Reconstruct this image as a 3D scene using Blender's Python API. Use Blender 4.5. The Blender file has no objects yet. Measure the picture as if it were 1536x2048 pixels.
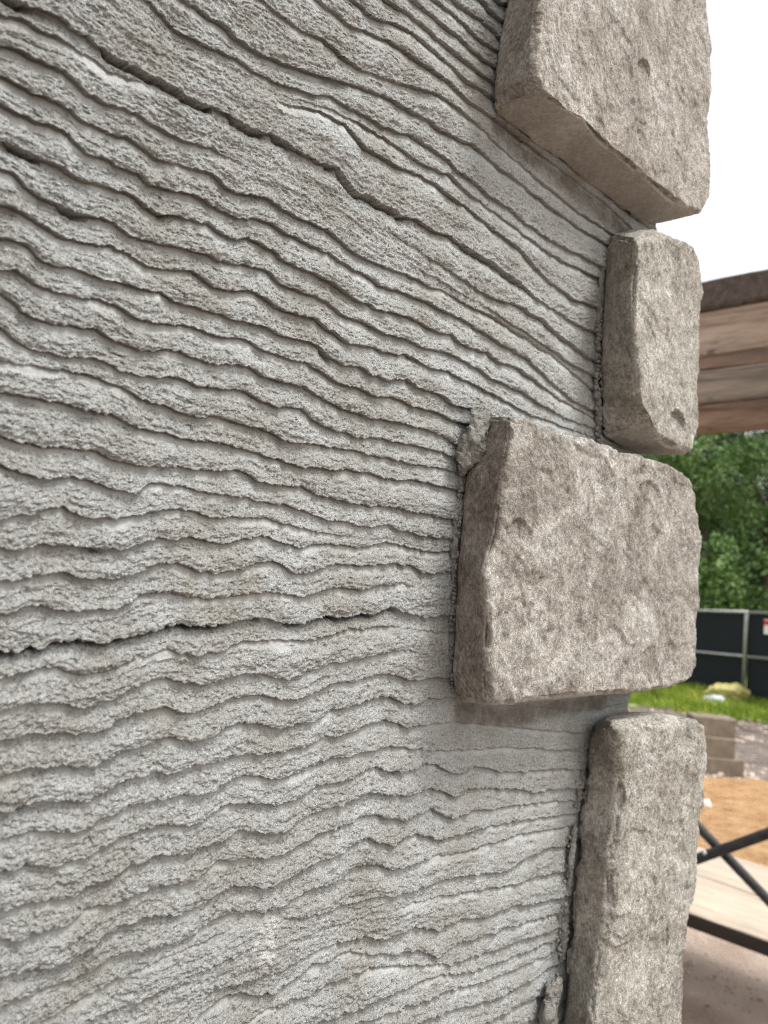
import bpy, math, random
import numpy as np
from mathutils import Vector, Matrix, Euler

random.seed(7)
S = bpy.context.scene
COL = S.collection

# ------------------------------------------------------------------ camera, sky, sun, exposure
CAM = np.array([0.0, 0.0, 1.68])
FPX = 1479.0                                   # focal length in photo pixels (photo 1536 x 2048)
PITCH = math.atan(0.087)
ROLL = math.atan(0.084)
_f = np.array([0, math.cos(PITCH), math.sin(PITCH)])
_r0 = np.array([1.0, 0, 0])
_u0 = np.array([0, -math.sin(PITCH), math.cos(PITCH)])
XR = math.cos(ROLL) * _r0 + math.sin(ROLL) * _u0
YU = math.cos(ROLL) * _u0 - math.sin(ROLL) * _r0
cam_d = bpy.data.cameras.new("camera")
cam_d.sensor_fit = 'VERTICAL'
cam_d.sensor_height = 36.0
cam_d.lens = FPX / 2048 * 36.0
cam_d.clip_start = 0.02
cam_d.clip_end = 2000
cam_d.dof.use_dof = True
cam_d.dof.focus_distance = 0.36
cam_d.dof.aperture_fstop = 13.0
cam = bpy.data.objects.new("camera", cam_d)
COL.objects.link(cam)
M = Matrix([[XR[i], YU[i], -_f[i], CAM[i]] for i in range(3)] + [[0, 0, 0, 1]])
cam.matrix_world = M
S.camera = cam

# wall frame: x along the wall (away to the right), y into the wall, z up
def ray(px, py):
    return (px - 768) / FPX * XR - (py - 1024) / FPX * YU + _f
WD = ray(2150, 1270); WD[2] = 0; WD /= np.linalg.norm(WD)
WN = np.array([WD[1], -WD[0], 0.0])            # out of the wall, towards the camera
P0 = CAM + ray(920, 1100) * 0.42
WALL_ROT = math.atan2(WD[1], WD[0])

SUN_TO = 0.50 * WN + 0.20 * WD + np.array([0, 0, 1.0])
SUN_TO /= np.linalg.norm(SUN_TO)
SUN_EL = math.asin(SUN_TO[2])
SUN_AZ = math.atan2(SUN_TO[0], SUN_TO[1])
world = bpy.data.worlds.new("World")
S.world = world
world.use_nodes = True
wn = world.node_tree.nodes; wl = world.node_tree.links
wn.clear()
sky = wn.new("ShaderNodeTexSky")
sky.sky_type = 'NISHITA'
sky.sun_disc = False
sky.sun_elevation = SUN_EL
sky.sun_rotation = SUN_AZ
sky.air_density = 1.0
sky.dust_density = 4.0
sky.ozone_density = 1.0
hs = wn.new("ShaderNodeHueSaturation")          # an overcast sky is white
hs.inputs["Saturation"].default_value = 0.10
hs.inputs["Value"].default_value = 1.0
bg = wn.new("ShaderNodeBackground")
bg.inputs["Strength"].default_value = 0.15
wo = wn.new("ShaderNodeOutputWorld")
wl.new(sky.outputs[0], hs.inputs["Color"])
wl.new(hs.outputs[0], bg.inputs["Color"])
wl.new(bg.outputs[0], wo.inputs["Surface"])

sun_d = bpy.data.lights.new("sun", 'SUN')
sun_d.energy = 1.25
sun_d.angle = math.radians(16)
sun_d.color = (1.0, 0.97, 0.93)
sun = bpy.data.objects.new("sun", sun_d)
COL.objects.link(sun)
sun.rotation_euler = Vector(SUN_TO).to_track_quat('Z', 'Y').to_euler()
sun.location = (3, -3, 8)

vs = S.view_settings
vs.view_transform = 'Standard'
vs.look = 'None'
vs.gamma = 1.0
vs.use_curve_mapping = False
vs.exposure = 1.27
S.cycles.filter_width = 1.05
S.cycles.use_denoising = True
S.cycles.denoising_prefilter = 'NONE'
S.cycles.denoising_input_passes = 'RGB_ALBEDO_NORMAL'

# ------------------------------------------------------------------ helpers
def horizon(px):
    return 1153 + 0.084 * (px - 768)
def at_depth(px, py, Y):                        # point on the pixel's ray at forward depth Y
    return CAM + ray(px, py) * Y
def at_z(px, py, z):                            # point on the pixel's ray at world height z
    r = ray(px, py)
    return CAM + r * ((z - CAM[2]) / r[2])
def at_plane(px, py, p, n):
    r = ray(px, py)
    return CAM + r * (np.dot(np.asarray(p) - CAM, n) / np.dot(r, n))
def wall_uv(px, py, T=0.0):                     # pixel -> (u, v) on the wall plane raised by T
    r = ray(px, py)
    t = (np.dot(P0 - CAM, WN) + T) / np.dot(r, WN)
    X = CAM + r * t
    return np.array([np.dot(X - P0, WD), X[2]])

def empty(name, loc, rotz=0.0, label=None, cat=None, group=None):
    o = bpy.data.objects.new(name, None)
    COL.objects.link(o)
    o.empty_display_size = 0.1
    o.location = tuple(loc); o.rotation_euler = (0, 0, rotz)
    tag(o, label, cat, group)
    return o
def tag(o, label=None, cat=None, group=None, kind=None):
    if label: o["label"] = label
    if cat: o["category"] = cat
    if group: o["group"] = group
    if kind: o["kind"] = kind
    return o
def mesh_np(name, V, F, mat=None, parent=None, smooth=True):
    """V (n,3) floats, F (m,k) ints with one k, linked as one object."""
    V = np.ascontiguousarray(V, dtype=np.float32); F = np.ascontiguousarray(F, dtype=np.int32)
    me = bpy.data.meshes.new(name)
    m, k = F.shape
    me.vertices.add(len(V)); me.vertices.foreach_set("co", V.ravel())
    me.loops.add(m * k); me.loops.foreach_set("vertex_index", F.ravel())
    me.polygons.add(m)
    me.polygons.foreach_set("loop_start", np.arange(0, m * k, k, dtype=np.int32))
    me.polygons.foreach_set("use_smooth", np.full(m, smooth))
    me.update(calc_edges=True)
    return link(name, me, mat, parent)
def link(name, me, mat=None, parent=None):
    if mat and len(me.materials) == 0: me.materials.append(mat)
    o = bpy.data.objects.new(name, me)
    COL.objects.link(o)
    if parent: o.parent = parent
    return o
def attr(o, name, vals):
    a = o.data.attributes.new(name, 'FLOAT', 'POINT')
    a.data.foreach_set("value", np.ascontiguousarray(vals, dtype=np.float32))
def grid_faces(nr, nc):
    i = np.arange(nr * nc).reshape(nr, nc)
    return np.stack([i[:-1, :-1], i[:-1, 1:], i[1:, 1:], i[1:, :-1]], -1).reshape(-1, 4)

_rs = np.random.RandomState(11)
TAB = _rs.rand(256, 256).astype(np.float32)
PERM = _rs.permutation(256)
T1 = _rs.rand(256).astype(np.float32)
def vn2(x, y, s=0):
    x = np.asarray(x, dtype=np.float64) + s * 17.31; y = np.asarray(y, dtype=np.float64) + s * 7.77
    xi = np.floor(x).astype(np.int64); yi = np.floor(y).astype(np.int64)
    fx = (x - xi); fy = (y - yi)
    fx = fx * fx * (3 - 2 * fx); fy = fy * fy * (3 - 2 * fy)
    a = xi & 255; b = (xi + 1) & 255; c = yi & 255; d = (yi + 1) & 255
    return ((TAB[a, c] * (1 - fx) + TAB[b, c] * fx) * (1 - fy) + (TAB[a, d] * (1 - fx) + TAB[b, d] * fx) * fy)
def fbm2(x, y, s=0, octv=3, gain=0.5):
    t = 0; a = 1; w = 0
    for k in range(octv):
        c, sn = math.cos(0.7 * k), math.sin(0.7 * k)
        t = t + a * vn2(c * x - sn * y, sn * x + c * y, s + 3 * k); w += a
        x = x * 2.03; y = y * 2.03; a *= gain
    return t / w
def vn3(x, y, z, s=0):
    x = x + s * 13.7; y = y + s * 5.3; z = z + s * 9.1
    xi = np.floor(x).astype(np.int64); yi = np.floor(y).astype(np.int64); zi = np.floor(z).astype(np.int64)
    fx = x - xi; fy = y - yi; fz = z - zi
    fx = fx * fx * (3 - 2 * fx); fy = fy * fy * (3 - 2 * fy); fz = fz * fz * (3 - 2 * fz)
    def h(i, j, k): return T1[PERM[(PERM[(PERM[i & 255] + j) & 255] + k) & 255]]
    r = 0
    for di, wx in ((0, 1 - fx), (1, fx)):
        for dj, wy in ((0, 1 - fy), (1, fy)):
            for dk, wz in ((0, 1 - fz), (1, fz)):
                r = r + h(xi + di, yi + dj, zi + dk) * wx * wy * wz
    return r
def fbm3(x, y, z, s=0, octv=3, gain=0.5):
    t = 0; a = 1; w = 0
    for k in range(octv):
        t = t + a * vn3(x, y, z, s + 3 * k); w += a
        x, y, z = (x * 0.8 - y * 0.6) * 2.03, (x * 0.6 + y * 0.8) * 2.03, z * 2.03 + 0.37 * x
        a *= gain
    return t / w
def sstep(a, b, t):
    t = np.clip((t - a) / (b - a), 0, 1)
    return t * t * (3 - 2 * t)

class MB:
    """collects boxes, tubes and polygons, links them as one mesh"""
    def __init__(s): s.v = []; s.f = []
    def add(s, vs_, fs_):
        n = len(s.v); s.v += [tuple(map(float, p)) for p in vs_]; s.f += [tuple(i + n for i in f) for f in fs_]
    def box(s, o, ax, ay, az, bev=0.0):
        """box centred on o with half-axes ax, ay, az and chamfered edges"""
        o = np.array(o, float); A = [np.array(ax, float), np.array(ay, float), np.array(az, float)]
        L = [np.linalg.norm(a) for a in A]; U = [a / l for a, l in zip(A, L)]
        if bev <= 0:
            vs_ = [o + sx * A[0] + sy * A[1] + sz * A[2] for sx in (-1, 1) for sy in (-1, 1) for sz in (-1, 1)]
            s.add(vs_, [(0, 1, 3, 2), (4, 6, 7, 5), (0, 4, 5, 1), (2, 3, 7, 6), (0, 2, 6, 4), (1, 5, 7, 3)]); return
        vs_ = []; idx = {}
        for sx in (-1, 1):
            for sy in (-1, 1):
                for sz in (-1, 1):
                    sg = (sx, sy, sz)
                    for k in range(3):
                        p = o.copy()
                        for j in range(3):
                            p = p + sg[j] * U[j] * (L[j] - (0 if j == k else bev))
                        idx[(sx, sy, sz, k)] = len(vs_); vs_.append(p)
        fs_ = []
        for k in range(3):
            a, b = [(1, 2), (2, 0), (0, 1)][k]
            for sg in (-1, 1):
                q = []
                for (p1, p2) in ((-1, -1), (1, -1), (1, 1), (-1, 1)):
                    t = [0, 0, 0]; t[k] = sg; t[a] = p1; t[b] = p2
                    q.append(idx[(t[0], t[1], t[2], k)])
                fs_.append(q if sg > 0 else q[::-1])
        for k in range(3):                        # edges along axis k
            a, b = [(1, 2), (2, 0), (0, 1)][k]
            for s1 in (-1, 1):
                for s2 in (-1, 1):
                    def I(e, kk):
                        t = [0, 0, 0]; t[k] = e; t[a] = s1; t[b] = s2
                        return idx[(t[0], t[1], t[2], kk)]
                    q = [I(-1, a), I(1, a), I(1, b), I(-1, b)]
                    fs_.append(q if s1 * s2 < 0 else q[::-1])
        for sx in (-1, 1):
            for sy in (-1, 1):
                for sz in (-1, 1):
                    q = [idx[(sx, sy, sz, k)] for k in range(3)]
                    fs_.append(q if sx * sy * sz > 0 else q[::-1])
        s.add(vs_, fs_)
    def tube(s, pts, rad, n=10, cap=True):
        pts = [Vector(tuple(p)) for p in pts]
        rad = rad if isinstance(rad, (list, tuple)) else [rad] * len(pts)
        base = len(s.v); N = len(pts)
        for i, p in enumerate(pts):
            t = (pts[min(i + 1, N - 1)] - pts[max(i - 1, 0)]).normalized()
            q = t.to_track_quat('Z', 'Y')
            for k in range(n):
                a = 2 * math.pi * k / n
                s.v.append(tuple(p + q @ Vector((math.cos(a) * rad[i], math.sin(a) * rad[i], 0))))
        for i in range(N - 1):
            for k in range(n):
                s.f.append((base + i * n + k, base + i * n + (k + 1) % n, base + (i + 1) * n + (k + 1) % n, base + (i + 1) * n + k))
        if cap:
            s.f.append(tuple(base + k for k in range(n))[::-1]); s.f.append(tuple(base + (N - 1) * n + k for k in range(n)))
    def build(s, name, mat, parent=None, smooth=False):
        me = bpy.data.meshes.new(name)
        me.from_pydata(s.v, [], s.f); me.update()
        if smooth:
            for p in me.polygons: p.use_smooth = True
        return link(name, me, mat, parent)

# ------------------------------------------------------------------ materials
class NT:
    def __init__(s, name, rough=0.9, spec=0.25):
        s.m = bpy.data.materials.new(name); s.m.use_nodes = True
        s.n = s.m.node_tree.nodes; s.l = s.m.node_tree.links
        s.b = s.n["Principled BSDF"]
        s.b.inputs["Roughness"].default_value = rough
        s.b.inputs["Specular IOR Level"].default_value = spec
        s.tc = s.n.new("ShaderNodeTexCoord").outputs["Object"]
    def mapping(s, scale, rot=(0, 0, 0), src=None):
        mp = s.n.new("ShaderNodeMapping"); mp.inputs["Scale"].default_value = scale; mp.inputs["Rotation"].default_value = rot
        s.l.new(src or s.tc, mp.inputs["Vector"]); return mp.outputs[0]
    def noise(s, scale, detail=4, rough=0.6, vec=None, dist=0.0):
        n = s.n.new("ShaderNodeTexNoise")
        n.inputs["Scale"].default_value = scale; n.inputs["Detail"].default_value = detail
        n.inputs["Roughness"].default_value = rough; n.inputs["Distortion"].default_value = dist
        s.l.new(vec or s.tc, n.inputs["Vector"]); return n.outputs["Fac"]
    def ramp(s, fac, stops):
        r = s.n.new("ShaderNodeValToRGB"); e = r.color_ramp.elements
        while len(e) < len(stops): e.new(0.5)
        for el, (p, c) in zip(e, stops):
            el.position = p; el.color = tuple(c) + (1,) if len(c) == 3 else c
        s.l.new(fac, r.inputs[0]); return r.outputs[0]
    def mix(s, fac, a, b, mode='MIX'):
        m = s.n.new("ShaderNodeMix"); m.data_type = 'RGBA'; m.blend_type = mode
        for sock, v in ((m.inputs[0], fac), (m.inputs[6], a), (m.inputs[7], b)):
            if isinstance(v, (int, float)): sock.default_value = v
            elif isinstance(v, (tuple, list)): sock.default_value = tuple(v) + (1,)
            else: s.l.new(v, sock)
        return m.outputs[2]
    def math(s, op, a, b=None):
        m = s.n.new("ShaderNodeMath"); m.operation = op
        for sock, v in ((m.inputs[0], a), (m.inputs[1], b)):
            if v is None: continue
            if isinstance(v, (int, float)): sock.default_value = v
            else: s.l.new(v, sock)
        return m.outputs[0]
    def attr(s, name):
        a = s.n.new("ShaderNodeAttribute"); a.attribute_name = name; return a.outputs["Fac"]
    def rnd(s): return s.n.new("ShaderNodeObjectInfo").outputs["Random"]
    def color(s, c): 
        if isinstance(c, (tuple, list)): s.b.inputs["Base Color"].default_value = tuple(c) + (1,)
        else: s.l.new(c, s.b.inputs["Base Color"])
        return s
    def bump(s, h, strength=0.5, dist=0.001):
        b = s.n.new("ShaderNodeBump"); b.inputs["Strength"].default_value = strength; b.inputs["Distance"].default_value = dist
        s.l.new(h, b.inputs["Height"]); s.l.new(b.outputs[0], s.b.inputs["Normal"]); return s

def g(v): return (v, v, v)
# mortar
t = NT("mortar", 0.95, 0.15)
grain = t.attr("grain")
c1 = t.ramp(t.noise(28, 5, 0.6), [(0.32, (0.226, 0.222, 0.200)), (0.5, (0.270, 0.274, 0.261)), (0.68, (0.318, 0.328, 0.322))])
c2 = t.ramp(t.noise(900, 3, 0.7), [(0.30, g(0.40)), (0.44, g(1.05)), (0.62, g(1.50))])
c = t.mix(t.math('MULTIPLY', grain, 0.9), c1, c2, 'MULTIPLY')
st = t.ramp(t.noise(16, 6, 0.7, dist=0.6), [(0.57, g(0)), (0.72, g(1))])
c = t.mix(t.math('MULTIPLY', st, 0.45), c, (0.235, 0.205, 0.155))
wh = t.ramp(t.noise(60, 5, 0.75), [(0.60, g(0)), (0.70, g(1))])
c = t.mix(t.math('MULTIPLY', wh, 0.25), c, (0.48, 0.48, 0.475))
ch = t.math('MULTIPLY', t.attr('chalk'), t.ramp(t.noise(420, 5, 0.8), [(0.42, g(0)), (0.52, g(1))]))
c = t.mix(t.math('MULTIPLY', ch, 0.8), c, (0.55, 0.55, 0.53))             # lime bloom
c = t.mix(t.math('MULTIPLY', t.attr('dirt_shade'), t.ramp(t.noise(90, 5, 0.7), [(0.32, g(0.35)), (0.58, g(0.95))])), c, (0.105, 0.086, 0.066))  # dirty mortar and the stones' contact shade, both put into the colour
t.color(c)
hb = t.math('MULTIPLY', t.noise(1300, 4, 0.75), t.math('ADD', t.math('MULTIPLY', grain, 0.9), 0.15))
t.bump(hb, 1.0, 0.0015)
MORTAR = t.m
# crumbly mortar (squeeze-out)
t = NT("mortar_crumb", 0.95, 0.15)
t.color(t.ramp(t.noise(120, 6, 0.7), [(0.35, (0.19, 0.18, 0.16)), (0.55, (0.31, 0.30, 0.27)), (0.7, (0.40, 0.395, 0.375))]))
t.bump(t.noise(700, 5, 0.8), 1.0, 0.003)
CRUMB = t.m

def stone_mat(name, dark, mid, light, stain):
    t = NT(name, 0.92, 0.2)
    v1 = t.mapping((1, 1, 0.8), (0.0, 0.65, 0.0))
    v2 = t.mapping((0.8, 1, 1.0), (0.0, 0.5, 0.0))
    base = t.ramp(t.noise(24, 8, 0.72, dist=0.8), [(0.36, dark), (0.50, mid), (0.63, light)])
    st_ = t.ramp(t.noise(140, 7, 0.8, v1, 1.6), [(0.38, g(0.52)), (0.5, g(1.0)), (0.61, g(1.36))])
    c = t.mix(0.9, base, st_, 'MULTIPLY')
    fine = t.ramp(t.noise(430, 5, 0.8, v2, 0.6), [(0.38, g(0.60)), (0.5, g(1.0)), (0.61, g(1.34))])
    c = t.mix(0.85, c, fine, 'MULTIPLY')
    patch = t.ramp(t.noise(30, 4, 0.6, dist=0.5), [(0.44, g(0.15)), (0.62, g(1))])
    sc = t.ramp(t.noise(230, 7, 0.85, v1, 3.0), [(0.53, g(0)), (0.62, g(1))])
    sc = t.math('MULTIPLY', sc, patch)
    c = t.mix(t.math('MULTIPLY', sc, 0.85), c, (0.62, 0.605, 0.585))
    gr = t.ramp(t.noise(17, 3, 0.6, dist=0.8), [(0.69, g(0)), (0.76, g(1))])
    c = t.mix(t.math('MULTIPLY', gr, 0.55), c, (0.135, 0.135, 0.14))
    pit = t.ramp(t.noise(330, 2, 0.5), [(0.24, g(1)), (0.29, g(0))])
    c = t.mix(t.math('MULTIPLY', pit, 0.6), c, (0.09, 0.075, 0.06))
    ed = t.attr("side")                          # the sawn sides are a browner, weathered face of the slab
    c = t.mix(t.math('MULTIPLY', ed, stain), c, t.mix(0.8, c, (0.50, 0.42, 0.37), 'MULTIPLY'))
    c = t.mix(t.math('MULTIPLY', t.attr('under'), 0.5), c, (0.53, 0.49, 0.445))   # sawn bed of the slab, made paler by ground bounce put into the colour
    t.color(c)
    h = t.math('ADD', t.noise(260, 7, 0.85, v1, 1.5), t.math('MULTIPLY', t.noise(800, 4, 0.8, v2), 0.7))
    t.bump(h, 1.0, 0.0034)
    return t.m
STONE_WARM = stone_mat("limestone_warm", (0.278, 0.245, 0.207), (0.421, 0.382, 0.333), (0.535, 0.506, 0.456), 0.15)
STONE_GREY = stone_mat("limestone_grey", (0.24, 0.211, 0.177), (0.397, 0.365, 0.319), (0.557, 0.527, 0.479), 0.65)
STONE_PALE = stone_mat("limestone_pale", (0.283, 0.26, 0.218), (0.426, 0.4, 0.347), (0.535, 0.514, 0.458), 0.22)

def wood_mat(name, cols, scale=(3, 60, 60), rough=0.75, knots=0.0):
    t = NT(name, rough, 0.25)
    v = t.mapping(scale)
    c = t.ramp(t.noise(1.0, 6, 0.65, v, 0.6), cols)
    f = t.ramp(t.noise(4.0, 5, 0.75, v), [(0.34, g(0.55)), (0.6, g(1.12))])
    c = t.mix(0.8, c, f, 'MULTIPLY')
    if knots:
        k = t.ramp(t.noise(7, 3, 0.6, t.mapping((3, 1, 3))), [(0.66, g(0)), (0.72, g(1))])
        c = t.mix(t.math('MULTIPLY', k, knots), c, (0.07, 0.04, 0.025))
    c = t.mix(t.math('MULTIPLY', t.rnd(), 0.18), c, g(0.10))
    t.color(c); t.bump(t.noise(3.0, 5, 0.7, v), 0.5, 0.004)
    return t.m
WOOD_DARK = wood_mat("weathered_dark_wood", [(0.34, (0.030, 0.021, 0.016)), (0.66, (0.105, 0.075, 0.058))])
EDGE_DARK = wood_mat("wet_shaded_edge", [(0.3, (0.012, 0.008, 0.005)), (0.7, (0.04, 0.026, 0.016))], (3, 60, 60))
WOOD_ROSE = wood_mat("rough_sawn_pine", [(0.30, (0.1453, 0.0972, 0.0679)), (0.46, (0.3019, 0.2288, 0.1732)), (0.62, (0.3801, 0.2974, 0.234)), (0.78, (0.2124, 0.1087, 0.0527))], (18, 1.6, 18), knots=0.85)
WOOD_GREYBROWN = wood_mat("grey_brown_board", [(0.34, (0.0987, 0.076, 0.0583)), (0.64, (0.2728, 0.2197, 0.1725))], (22, 1.6, 22), knots=0.55)
WOOD_RED = wood_mat("reddish_board", [(0.34, (0.0645, 0.0396, 0.0281)), (0.64, (0.215, 0.1408, 0.0957))], (18, 1.6, 18), knots=0.8)
WOOD_PALE = wood_mat("bleached_plank", [(0.3, (0.2716, 0.2185, 0.1653)), (0.5, (0.4074, 0.3395, 0.2653)), (0.72, (0.4753, 0.4046, 0.3262))], (1.2, 45, 45))
t = NT("black_tube", 0.6, 0.25); t.color(t.ramp(t.noise(40, 5, 0.7), [(0.35, g(0.012)), (0.62, g(0.03)), (0.85, (0.07, 0.06, 0.055))])); BLACK = t.m
t = NT("galvanised_pipe", 0.45, 0.5); t.b.inputs["Metallic"].default_value = 0.6
t.color(t.ramp(t.noise(12, 4, 0.6), [(0.3, g(0.30)), (0.7, g(0.45))])); GALV = t.m
t = NT("windscreen_mesh", 0.8, 0.2)
wv = t.n.new("ShaderNodeTexWave"); wv.inputs["Scale"].default_value = 9; t.l.new(t.mapping((1, 1, 1), (0, 0.78, 0)), wv.inputs["Vector"])
t.color(t.mix(t.math('MULTIPLY', wv.outputs["Fac"], 0.35), (0.010, 0.013, 0.016), (0.035, 0.042, 0.046))); SCREEN = t.m
t = NT("concrete_block_mat", 0.95, 0.15); t.color(t.ramp(t.noise(9, 6, 0.7), [(0.3, (0.12, 0.096, 0.072)), (0.55, (0.19, 0.158, 0.122)), (0.8, (0.28, 0.25, 0.21))])); t.bump(t.noise(160, 4, 0.7), 0.6, 0.003); BLOCK = t.m
t = NT("ground_dirt", 0.97, 0.1)
near = t.ramp(t.noise(2.2, 8, 0.7), [(0.34, (0.44, 0.335, 0.268)), (0.5, (0.545, 0.435, 0.358)), (0.68, (0.64, 0.535, 0.455))])
spk = t.ramp(t.noise(17, 5, 0.75), [(0.62, g(0)), (0.72, g(1))])
near = t.mix(t.math('MULTIPLY', spk, 0.6), near, (0.20, 0.12, 0.08))
mud = t.ramp(t.noise(1.6, 8, 0.75), [(0.32, (0.085, 0.066, 0.055)), (0.52, (0.20, 0.165, 0.145)), (0.75, (0.34, 0.28, 0.25))])
sep = t.n.new("ShaderNodeSeparateXYZ"); t.l.new(t.tc, sep.inputs[0])
yy = t.math('ADD', sep.outputs[1], t.math('MULTIPLY', t.noise(0.8, 4, 0.6), 1.2))
t.color(t.mix(t.ramp(t.math('MULTIPLY', yy, 0.1), [(0.62, g(0)), (0.74, g(1))]), near, mud))
t.bump(t.noise(14, 8, 0.8), 1.0, 0.05); DIRT = t.m
t = NT("orange_sand", 0.97, 0.1)
c = t.ramp(t.noise(6, 9, 0.8, t.mapping((1, 1.6, 1))), [(0.34, (0.271, 0.1417, 0.0616)), (0.48, (0.5174, 0.308, 0.154)), (0.64, (0.6653, 0.4435, 0.2587))])
t.color(c); t.bump(t.noise(26, 7, 0.8), 1.0, 0.06); SAND = t.m
t = NT("lawn_soil", 0.97, 0.1); t.color(t.ramp(t.noise(1.5, 5, 0.6), [(0.35, (0.10, 0.13, 0.03)), (0.7, (0.17, 0.24, 0.045))])); LAWN = t.m
t = NT("grass_blades", 0.7, 0.2); t.color(t.ramp(t.noise(1.3, 4, 0.7), [(0.34, (0.0902, 0.1394, 0.0162)), (0.5, (0.205, 0.287, 0.0315)), (0.66, (0.3608, 0.3772, 0.072))])); GRASS = t.m
def leaf_mat(name, cols):
    t = NT(name, 0.6, 0.3); t.color(t.ramp(t.noise(0.9, 4, 0.7), cols)); 
    t.b.inputs["Subsurface Weight"].default_value = 0.0
    return t.m
LEAF_A = leaf_mat("leaf_mid_green", [(0.32, (0.0286, 0.059, 0.0167)), (0.52, (0.0524, 0.0999, 0.0272)), (0.72, (0.1047, 0.1724, 0.047))])
LEAF_B = leaf_mat("leaf_fresh_green", [(0.32, (0.0381, 0.0772, 0.0167)), (0.52, (0.0809, 0.1498, 0.0335)), (0.72, (0.1428, 0.2179, 0.0627))])
LEAF_C = leaf_mat("leaf_dark_green", [(0.3, (0.0171, 0.0381, 0.0147)), (0.6, (0.0304, 0.0681, 0.0229)), (0.8, (0.0476, 0.0908, 0.0313))])
t = NT("bark", 0.95, 0.1); t.color(t.ramp(t.noise(9, 5, 0.7), [(0.3, (0.05, 0.04, 0.03)), (0.7, (0.13, 0.105, 0.085))])); BARK = t.m
def flat_mat(name, c, rough=0.7, var=0.15):
    t = NT(name, rough, 0.3); t.color(t.ramp(t.noise(14, 4, 0.6), [(0.3, tuple(x * (1 - var) for x in c)), (0.7, tuple(min(1, x * (1 + var)) for x in c))])); return t.m
SIGN_WHITE = flat_mat("sign_white", (0.75, 0.74, 0.74), 0.5, 0.04)
SIGN_RED = flat_mat("sign_red", (0.55, 0.03, 0.05), 0.5, 0.05)
YELLOW = flat_mat("yellow_plastic", (0.44, 0.39, 0.15), 0.5)
PALE_BLUE = flat_mat("pale_plastic", (0.42, 0.46, 0.48), 0.5)
WHITE_STONE = flat_mat("white_chip", (0.78, 0.76, 0.74), 0.8)
GREY_STONE = flat_mat("grey_pebble", (0.42, 0.38, 0.35), 0.9)
ROOF_GREY = flat_mat("pale_roof_sheet", (0.42, 0.43, 0.44), 0.6)
SHED_WALL = flat_mat("dark_shed_wall", (0.045, 0.04, 0.035), 0.9)

# ------------------------------------------------------------------ the setting: ground, sand, lawn
gv = MB(); gv.add([(-300, -300, 0), (300, -300, 0), (300, 300, 0), (-300, 300, 0)], [(0, 1, 2, 3)])
tag(gv.build("ground", DIRT), kind='structure')

def sheet(name, outline_fn, nx, ny, mat, kind='structure'):
    V = outline_fn(nx, ny)
    return tag(mesh_np(name, V.reshape(-1, 3), grid_faces(ny, nx), mat), kind=kind)
def lerp_quad(a, b, c, d, nx, ny):
    s_ = np.linspace(0, 1, nx)[None, :, None]; t_ = np.linspace(0, 1, ny)[:, None, None]
    a, b, c, d = [np.array(p, float) for p in (a, b, c, d)]
    return (a * (1 - s_) + b * s_) * (1 - t_) + (d * (1 - s_) + c * s_) * t_
def sand_fn(nx, ny):
    A = at_z(1200, 1775, 0); B = at_z(1860, 1850, 0); C = at_z(1820, 1592, 0); D = at_z(1290, 1528, 0)
    V = lerp_quad(A, B, C, D, nx, ny)
    s_ = np.linspace(0, 1, nx)[None, :]; t_ = np.linspace(0, 1, ny)[:, None]
    e = np.minimum(np.minimum(s_, 1 - s_) * 2.2, np.minimum(t_, 1 - t_) * 3.0)
    e = e + 0.25 * (fbm2(V[..., 0] * 1.6, V[..., 1] * 1.6, 3) - 0.5) * np.clip(e * 6, 0, 1)
    V[..., 2] = -0.01 + 0.10 * sstep(0.0, 0.7, e) * (0.6 + 0.8 * fbm2(V[..., 0] * 1.1, V[..., 1] * 1.1, 5)) + 0.025 * (fbm2(V[..., 0] * 9, V[..., 1] * 9, 8, 4) - 0.45) * sstep(0, 0.2, e)
    return V
sheet("sand_mound", sand_fn, 150, 130, SAND)
def lawn_fn(nx, ny):
    A = at_depth(1050, 1300, 11.4); B = at_depth(2000, 1300, 10.2); C = at_depth(2400, 1250, 30); D = at_depth(300, 1250, 30)
    V = lerp_quad(A, B, C, D, nx, ny); V[..., 2] = 0.004 + 0.02 * fbm2(V[..., 0] * 0.9, V[..., 1] * 0.9, 2)
    V[0, :, 1] += 0.8 * (fbm2(V[0, :, 0] * 1.3, V[0, :, 0] * 0, 4) - 0.5)
    return V
sheet("lawn", lawn_fn, 60, 40, LAWN)
# grass blades in the strip the photo shows
rs = np.random.RandomState(3)
n = 26000
gx = rs.uniform(3.2, 9.5, n); gy = rs.uniform(11.0, 14.6, n) - 0.16 * (gx - 6)
keep = fbm2(gx * 1.4, gy * 1.4, 6) + 0.12 * (gy - 11.6) > 0.42
gx, gy = gx[keep], gy[keep]; n = len(gx)
hh = rs.uniform(0.04, 0.15, n) * (0.6 + 0.9 * fbm2(gx * 1.1, gy * 1.1, 9)); an = rs.uniform(0, 6.28, n); w_ = rs.uniform(0.006, 0.014, n)
lx = rs.normal(0, 0.35, n) * hh; ly = rs.normal(0, 0.35, n) * hh
z0 = np.full(n, 0.01)
b0 = np.stack([gx - np.cos(an) * w_, gy - np.sin(an) * w_, z0], -1); b1 = np.stack([gx + np.cos(an) * w_, gy + np.sin(an) * w_, z0], -1)
tp = np.stack([gx + lx, gy + ly, z0 + hh], -1)
V = np.stack([b0, b1, tp], 1).reshape(-1, 3)
tag(mesh_np("grass", V, np.arange(n * 3).reshape(-1, 3), GRASS, smooth=False), kind='stuff')
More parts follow.
